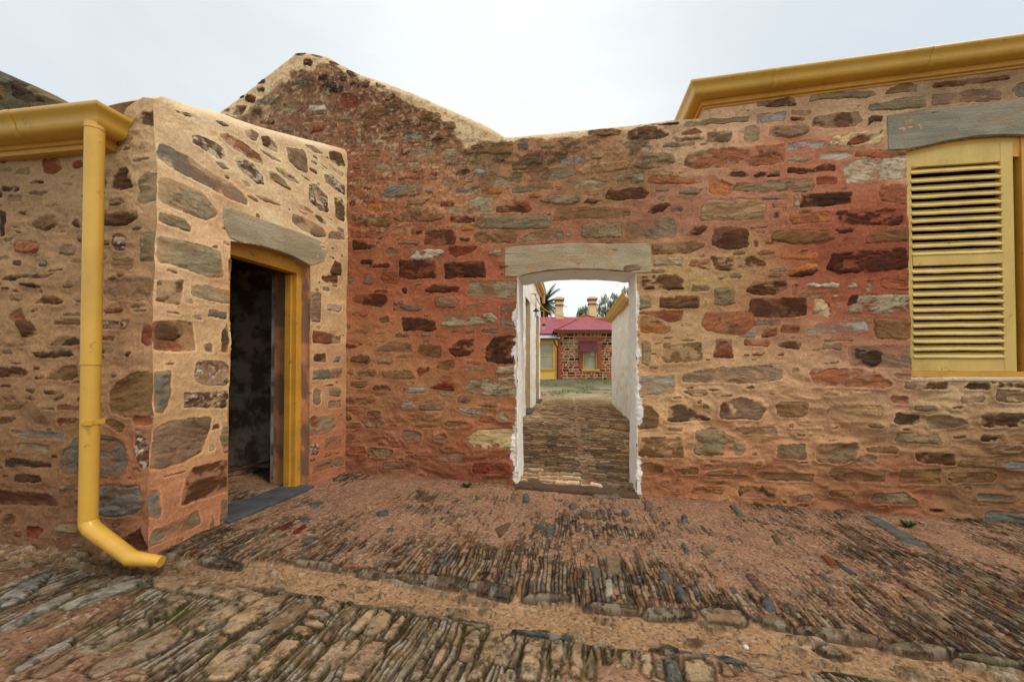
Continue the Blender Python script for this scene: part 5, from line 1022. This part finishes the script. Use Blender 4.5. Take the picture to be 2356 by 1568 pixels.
# eaves
ev = MB(); ev.wbox(xl-.25, xr+.2, YC-.38, YC-.05, ze-.02, ze+.07); ev.build('fascia_board', M['yellow2'], ct)
ev = MB(); ev.wbox(xl-.30, xr+.2, YC-.50, YC-.385, ze+.02, ze+.13); ev.build('gutter', M['gutter_red'], ct)
def corr(name, A, B, Cc, Dd_, m, parent, pitch=.17, amp=.022, mask=None):
    A, B, Cc, Dd_ = map(lambda p: np.array(p, float), (A, B, Cc, Dd_)); L = np.linalg.norm(B-A); n1 = int(L/pitch*6)+2
    s = np.linspace(0, 1, n1)[:, None, None]; t = np.linspace(0, 1, 14 if mask is None else 70)[None, :, None]
    P = (A*(1-s)+B*s)*(1-t)+(Dd_*(1-s)+Cc*s)*t; nrm = np.cross(B-A, Dd_-A); nrm /= np.linalg.norm(nrm)
    P = P+nrm*(np.sin(s*L/pitch*2*math.pi)*amp); fm = None
    if mask is not None:
        sc1 = (s[:-1]+s[1:])[..., 0]/2; tc1 = (t[:, :-1]+t[:, 1:])[..., 0]/2; fm = mask(sc1, tc1)
    return grid_mesh(name, P, None, m, parent, fm)
# front hip (triangle) and the long roof behind it
ex0, ex1 = cx(1274), cx(1474); apx = cx(1345.6); zap = czz(724.5)*1.0
dy = 3.2; zap2 = CZ+(842-725)*(YC+dy)/F
ta = (cx(1345.6)*(YC+dy)/YC-ex0)/(ex1-ex0)
corr('roof', (ex0, YC-.45, ze+.10), (ex1, YC-.45, ze+.10), (ex1, YC+dy, zap2), (ex0, YC+dy, zap2), M['redroof'], ct, mask=lambda s, t: (s > ta*t) & (s < 1-(1-ta)*t))
X1 = cx(1345.6)*(YC+dy)/YC
yb = YC+6.5
v = [(ex0, YC-.45, ze+.1), (X1, YC+dy, zap2), (X1, yb, zap2), (ex0, yb, ze+.1), (ex1, YC-.45, ze+.1), (ex1, yb, ze+.1)]
mesh('roof', v, [(0, 1, 2, 3), (1, 4, 5, 2)], M['redroof'], ct)
hp = MB(); hp.tube([(ex0, YC-.45, ze+.14), (X1, YC+dy, zap2+.03)], .07, 8); hp.tube([(ex1, YC-.45, ze+.14), (X1, YC+dy, zap2+.03)], .07, 8); hp.tube([(X1, YC+dy, zap2+.03), (X1, yb, zap2+.03)], .07, 8)
hp.build('roof_ridge', M['redroof'], ct)
# left range of the cottage, set a little back
YL = YC+1.2; kl = YL/F; zr_ = CZ+(842-729)*(YL+3)/F; ze2 = CZ+(842-769)*YL/F
xa, xb = -4.5, X1+.2
corr('roof', (xa, YL-.4, ze2), (xb, YL-.4, ze2), (xb, YL+3, zr_), (xa, YL+3, zr_), M['redroof'], ct)
mesh('roof', [(xa, YL+3, zr_), (xb, YL+3, zr_), (xb, YL+6, ze2), (xa, YL+6, ze2)], [(0, 1, 2, 3)], M['redroof'], ct)
lw = MB(); lw.wbox(-4.4, xl+.1, YL, YL+5, .1, ze2); lw.build('wall', M['core'], ct)
g3 = MB(); g3.wbox(xa, ex0+.05, YL-.52, YL-.4, ze2-.09, ze2+.02); g3.build('gutter', M['gutter_red'], ct)
# yellow closed-in verandah with iron lean-to roof
YV = YC-.1; vx1 = cx(1282.5); vz = czz(779)
vw = MB(); vw.wbox(-4.2, vx1, YV, YL-.02, zg0-.2, vz); vo = vw.build('verandah_wall', M['ywall'], ct)
vwn = MB(); VP_ = Plane((0, YV), (1, 0), (0, -1)); a_, b_, c_, d_ = cx(1243), cx(1271.5), czz(847), czz(791)
vwn.box(VP_, a_, b_+.1, c_-.12, c_, .001, .08); vwn.box(VP_, b_-.0, b_+.12, c_, d_+.12, .001, .05); vwn.box(VP_, a_, b_, d_, d_+.12, .001, .05); vwn.box(VP_, a_-.2, a_, c_, d_+.12, .001, .05); vwn.box(VP_, a_, b_, (c_+d_)/2-.03, (c_+d_)/2+.03, .001, .035)
w2 = vwn.build('window', M['yellow'], ct); wb2 = MB(); wb2.box(VP_, a_, b_, c_, d_, .004, .012); wb2.build('blind', M['blind'], w2)
corr('verandah_roof', (-4.3, YV-.35, vz), (vx1+.15, YV-.35, vz), (vx1+.15, YL, czz(767)*1.02), (-4.3, YL, czz(767)*1.02), M['greyroof'], ct)
dn = MB(); xd = cx(1281); dn.tube([(xd-.25, YV-.42, vz-.1), (xd-.2, YV-.36, vz-.3), (xd+.02, YV-.1, vz-.6), (xd+.02, YV-.1, zg0)], .05, 10); dn.tube([(-4.3, YV-.42, vz-.03), (xd, YV-.42, vz-.03)], .05, 8); dn.build('downpipe', M['gutter_red'], ct)
# chimneys
def chimney(px, YY, pt, pb, wpx):
    k_ = YY/F; x = (px-1178)*k_; w = wpx*k_/2; zt_ = CZ+(842-pt)*k_; zb_ = CZ+(842-pb)*k_
    hgt = zt_-zb_
    m_ = MB(); m_.wbox(x-w*.78, x+w*.78, YY-w*.7, YY+w*.7, zb_-.6, zb_+hgt*.66); m_.wbox(x-w*.92, x+w*.92, YY-w*.85, YY+w*.85, zb_-.6, zb_+hgt*.30); m_.wbox(x-w*.86, x+w*.86, YY-w*.78, YY+w*.78, zb_+hgt*.66, zb_+hgt*.8)
    c_ = m_.build('chimney', M['chimney'], ct); soften(c_, .02)
    b_ = MB(); b_.wbox(x-w*.95, x+w*.95, YY-w*.9, YY+w*.9, zb_+hgt*.60, zb_+hgt*.64); b_.wbox(x-w*1.0, x+w*1.0, YY-w*.95, YY+w*.95, zb_+hgt*.80, zb_+hgt*.88); b_.build('chimney_band', M['chimcap'], c_)
    b_ = MB(); b_.wbox(x-w*1.1, x+w*1.1, YY-w*1.02, YY+w*1.02, zb_+hgt*.88, zb_+hgt*.95)
    for s_ in (-.35, .3): b_.wbox(x+w*s_-.1, x+w*s_+.12, YY-.12, YY+.12, zb_+hgt*.95, zt_+.02)
    b_.build('chimney_cap', M['chimney'], c_)
chimney(1287, YL+2.9, 683, 735, 20); chimney(1363, YC+3.6, 683, 728, 20)

# ------------------------------------------------------------------ trees behind
def leaf_cloud(clumps, n, size, seed, droop=0):
    g_ = np.random.default_rng(seed); v = []; f = []
    for (x, y, z, r, rz) in clumps:
        m_ = int(n*r*r)
        p = g_.normal(size=(m_, 3)); p /= np.linalg.norm(p, axis=1)[:, None]; p *= (g_.random((m_, 1))**.45)*np.array([r, r, rz]); p += (x, y, z)
        for q in p:
            a = g_.normal(size=3); a /= np.linalg.norm(a); b = np.cross(a, g_.normal(size=3)); b /= np.linalg.norm(b)
            if droop: a = a*.4+np.array([0, 0, -1.0]); a /= np.linalg.norm(a)
            s_ = size*g_.uniform(.6, 1.4); k_ = len(v); v += [q-a*s_*1.6, q+b*s_*.45, q+a*s_*1.6, q-b*s_*.45]; f.append((k_, k_+1, k_+2, k_+3))
    return v, f
def tree(name, label, x, y, zg_, clumps, n, size, seed, droop=1, m='leaf', tr=.3):
    t_ = tag(empty(name), label, 'tree', 'pepper trees behind the cottage'); t_.location = (x, y, zg_)
    v, f = leaf_cloud([(c[0]-x, c[1]-y, c[2]-zg_, c[3], c[4]) for c in clumps], n, size, seed, droop); mesh('crown', v, f, M[m], t_)
    b_ = MB(); c0 = np.array([0, 0, max(.5, (min(c[2]-c[4] for c in clumps)-zg_))]); b_.tube([(0, 0, -.2), (.1, 0, c0[2]*.5), (0, .1, c0[2])], [tr, tr*.8, tr*.65], 10)
    for c in clumps[:6]: e__ = np.array([c[0]-x, c[1]-y, c[2]-zg_]); b_.tube([(0, .1, c0[2]*.95), tuple(c0*.4+e__*.6+np.array([0, 0, .1])), tuple(e__)], [tr*.5, tr*.3, tr*.08], 7)
    b_.build('trunk', M['bark'], t_); return t_
YT = 44.0; kt = YT/F
tc_ = lambda px, py: ((px-1178)*kt, CZ+(842-py)*kt)
def clump(px, py, r, rz=None, dy=0): x, z = tc_(px, py); return (x, YT+dy, z, r*kt, (rz or r)*kt)
tree('pepper_tree', 'large grey green pepper tree with drooping foliage behind the right cottage chimney', tc_(1395, 800)[0], YT, .5,
     [clump(1392, 690, 12, 13), clump(1408, 700, 13, 12), clump(1380, 706, 12, 14), clump(1400, 716, 16, 14), clump(1422, 690, 12, 10), clump(1436, 704, 16, 16), clump(1383, 722, 10, 12), clump(1415, 680, 9, 7), clump(1440, 668, 9, 8), clump(1452, 690, 16, 14), clump(1420, 730, 18, 14)], 190, .19, 5)
tree('pepper_tree', 'smaller rounded green tree between the two cottage chimneys', tc_(1338, 800)[0], YT, .5,
     [clump(1337, 716, 10, 10), clump(1347, 712, 10, 10), clump(1342, 726, 14, 10), clump(1331, 728, 7, 8), clump(1353, 722, 10, 12)], 200, .18, 6)
# palm
YP = 36.0; kp = YP/F; pxm = (1252-1178)*kp; pz = CZ+(842-700)*kp
pt = tag(empty('palm_tree'), 'dark green palm tree with arching fronds behind the left end of the cottage roof', 'tree'); pt.location = (pxm, YP, .4)
tb = MB().tube([(0, 0, -.3), (.1, 0, 2.5), (0, 0, pz-.4)], [.4, .33, .36], 12); tb.build('trunk', M['bark'], pt)
g_ = random.Random(4)
fd = MB()
for k_ in range(58):
    az = g_.uniform(0, 2*math.pi); el = g_.uniform(-.35, 1.35); L = g_.uniform(1.5, 2.5); n_ = 11; pts = []
    p = np.array([0, 0, pz-.4]); d = np.array([math.cos(az)*math.cos(el), math.sin(az)*math.cos(el), math.sin(el)])
    for i in range(n_): pts.append(p.copy()); p = p+d*L/n_; d = d+np.array([0, 0, -.11]); d /= np.linalg.norm(d)
    side = np.cross(d, [0, 0, 1]); side /= np.linalg.norm(side)
    v = []; f = []
    for i in range(1, n_):
        for j in range(3):
            q = pts[i-1]+(pts[i]-pts[i-1])*j/3; dr_ = pts[i]-pts[i-1]; dr_ /= np.linalg.norm(dr_); ll_ = .42*math.sin(math.pi*min(1, (i+j/3)/n_*.9+.1))+.08
            for s_ in (-1, 1):
                tip = q+(side*s_*.75+dr_*.8+np.array([0, 0, -.15]))*ll_; b_ = len(v); v += [q-dr_*.03, q+dr_*.03, tip]; f.append((b_, b_+1, b_+2))
    fd.add(v, f); fd.tube(pts, [.02]*n_, 4)
fd.build('crown', M['palmleaf'], pt)

# ------------------------------------------------------------------ small things
def weed(name, label, px, py, r, n_, seed):
    u, v = gpx(px, py); x, y = uv2xy(u, v); z = float(G(x, y)); g_ = random.Random(seed); mb = MB()
    for i in range(n_):
        az = g_.uniform(0, 6.28); L = r*g_.uniform(.5, 1.1); w = L*.22; dx, dy_ = math.cos(az), math.sin(az); h = L*g_.uniform(.3, .9)
        vs_ = [(0, 0, 0), (dx*L*.5-dy_*w, dy_*L*.5+dx*w, h*.8), (dx*L, dy_*L, h), (dx*L*.5+dy_*w, dy_*L*.5-dx*w, h*.8)]
        mb.add(vs_, [(0, 1, 2, 3)])
    o = mb.build(name, M['weed']); o.location = (x, y, z); return tag(o, label, 'plant', 'weeds growing in the paving')
weed('weed', 'small dark green weed growing at the foot of the stone wall left of the passage', 1076, 1120, .055, 34, 1)
weed('weed', 'low green weed flat on the paving under the louvred window', 2090, 1212, .06, 50, 2)
weed('weed', 'tiny bright green weed among the stones in the middle of the courtyard', 1383, 1356, .03, 22, 3)
u, v = gpx(1716, 1488); x, y = uv2xy(u, v); pb = MB(); g_ = random.Random(2)
rings = [(0, .0), (.006, .010), (.012, .012), (.018, .008), (.021, .002)]
pb.tube([(0, 0, -.01+a_) for a_, b_ in rings], [max(.002, b_) for a_, b_ in rings], 9)
o = pb.build('pebble', M['pebble'], None, True); o.location = (x, y, float(G(x, y))+.0); tag(o, 'small white pebble lying on the sand of the drain channel', 'pebble')
# stick in the dark room
sk = MB(); pA = C0+Dd*1.2-Nd*1.2; pB = C0+Dd*1.75-Nd*.75; sk.tube([(pA[0], pA[1], .16), ((pA[0]+pB[0])/2, (pA[1]+pB[1])/2, .18), (pB[0], pB[1], .22)], .014, 8)
tag(sk.build('stick', M['timber']), 'grey stick leaning on the dirt floor inside the dark doorway', 'stick')
# grass tufts beyond the alley
gg = np.random.default_rng(8); v = []; f = []
for _ in range(9000):
    x = gg.uniform(.5, 8.5); y = gg.uniform(15.5, 26.8)
    if fbm(np.array(x*.9), np.array(y*.55), 4, 261) < .53: continue
    z = float(G(x, y))-.01; a = gg.uniform(0, 6.28); h = gg.uniform(.03, .08); w = .02; b_ = len(v)
    v += [(x-w*math.cos(a), y-w*math.sin(a), z), (x+w*math.cos(a), y+w*math.sin(a), z), (x+gg.uniform(-.03, .03), y+gg.uniform(-.03, .03), z+h)]; f.append((b_, b_+1, b_+2))
tag(mesh('grass', v, f, mat('grass_green', (112, 118, 66), .8)), kind='stuff')

# ================================================================== LIGHT
SUN_EL, SUN_AZ = 52.0, 128.0     # azimuth clockwise from +Y (north)
w = bpy.data.worlds.new('World'); sc.world = w; w.use_nodes = True; nt = w.node_tree; nt.nodes.clear()
out = nt.nodes.new('ShaderNodeOutputWorld'); bg = nt.nodes.new('ShaderNodeBackground'); sky = nt.nodes.new('ShaderNodeTexSky'); sky.sky_type = 'NISHITA'; sky.sun_disc = False
sky.sun_elevation = math.radians(SUN_EL); sky.sun_rotation = math.radians(SUN_AZ); sky.dust_density = .4; sky.ozone_density = .6
bg.inputs['Strength'].default_value = .12
tc = nt.nodes.new('ShaderNodeTexCoord'); mp = nt.nodes.new('ShaderNodeMapping'); mp.inputs['Scale'].default_value = (1, 1, 2.2)
nz = nt.nodes.new('ShaderNodeTexNoise'); nz.inputs['Scale'].default_value = 1.5; nz.inputs['Detail'].default_value = 5; nz.inputs['Roughness'].default_value = .5
cr = nt.nodes.new('ShaderNodeValToRGB'); cr.color_ramp.elements[0].position = .20; cr.color_ramp.elements[1].position = .50
cr.color_ramp.elements[0].color = (.93, .93, .93, 1); cr.color_ramp.elements[1].color = (.985, .985, .985, 1)
mx = nt.nodes.new('ShaderNodeMixRGB'); mx.inputs[2].default_value = (8.7, 8.95, 8.9, 1)     # cloud layer, scaled by the strength below
nt.links.new(tc.outputs['Generated'], mp.inputs[0]); nt.links.new(mp.outputs[0], nz.inputs['Vector']); nt.links.new(nz.outputs['Fac'], cr.inputs[0]); 
fac = cr.outputs[0]
for dv, a0, a1, am in (((-1.35, .9, .62), .70, 1.0, .26), ((1.40, .9, .80), .72, 1.0, .30)):
    L_ = math.sqrt(sum(c*c for c in dv)); dt_ = nt.nodes.new('ShaderNodeVectorMath'); dt_.operation = 'DOT_PRODUCT'; dt_.inputs[1].default_value = tuple(c/L_ for c in dv)
    nt.links.new(tc.outputs['Generated'], dt_.inputs[0])
    mr_ = nt.nodes.new('ShaderNodeMapRange'); mr_.interpolation_type = 'SMOOTHSTEP'; mr_.inputs[1].default_value = a0; mr_.inputs[2].default_value = a1; mr_.inputs[3].default_value = 1; mr_.inputs[4].default_value = 1-am
    nt.links.new(dt_.outputs['Value'], mr_.inputs[0]); mu = nt.nodes.new('ShaderNodeMath'); mu.operation = 'MULTIPLY'; nt.links.new(fac, mu.inputs[0]); nt.links.new(mr_.outputs[0], mu.inputs[1]); fac = mu.outputs[0]
nt.links.new(fac, mx.inputs[0])
n5 = nt.nodes.new('ShaderNodeTexNoise'); n5.inputs['Scale'].default_value = 2.4; n5.inputs['Detail'].default_value = 6; n5.inputs['Roughness'].default_value = .55; n5.inputs['Distortion'].default_value = .4
nt.links.new(mp.outputs[0], n5.inputs['Vector']); r5 = nt.nodes.new('ShaderNodeValToRGB'); r5.color_ramp.elements[0].position = .35; r5.color_ramp.elements[1].position = .62
r5.color_ramp.elements[0].color = (.91, .94, .96, 1); r5.color_ramp.elements[1].color = (1, 1, 1, 1); nt.links.new(n5.outputs['Fac'], r5.inputs[0])
m5 = nt.nodes.new('ShaderNodeMixRGB'); m5.blend_type = 'MULTIPLY'; m5.inputs[0].default_value = 1; m5.inputs[2].default_value = mx.inputs[2].default_value[:]; nt.links.new(r5.outputs[0], m5.inputs[1]); nt.links.new(m5.outputs[0], mx.inputs[2])
nt.links.new(sky.outputs[0], mx.inputs[1]); nt.links.new(mx.outputs[0], bg.inputs['Color']); nt.links.new(bg.outputs[0], out.inputs[0])
sd = bpy.data.lights.new('sun', 'SUN'); sd.energy = 1.5; sd.angle = math.radians(13); sd.color = (1, .95, .87)
so = bpy.data.objects.new('sun', sd); COL.objects.link(so)
az = math.radians(SUN_AZ); el = math.radians(SUN_EL); dirv = np.array([math.sin(az)*math.cos(el), math.cos(az)*math.cos(el), math.sin(el)])
from mathutils import Vector
so.rotation_euler = Vector(tuple(-dirv)).to_track_quat('-Z', 'Y').to_euler()
sc.view_settings.view_transform = 'Standard'; sc.view_settings.look = 'None'; sc.view_settings.exposure = 0; sc.view_settings.gamma = 1
sc.render.engine = 'CYCLES'; sc.cycles.max_bounces = 6
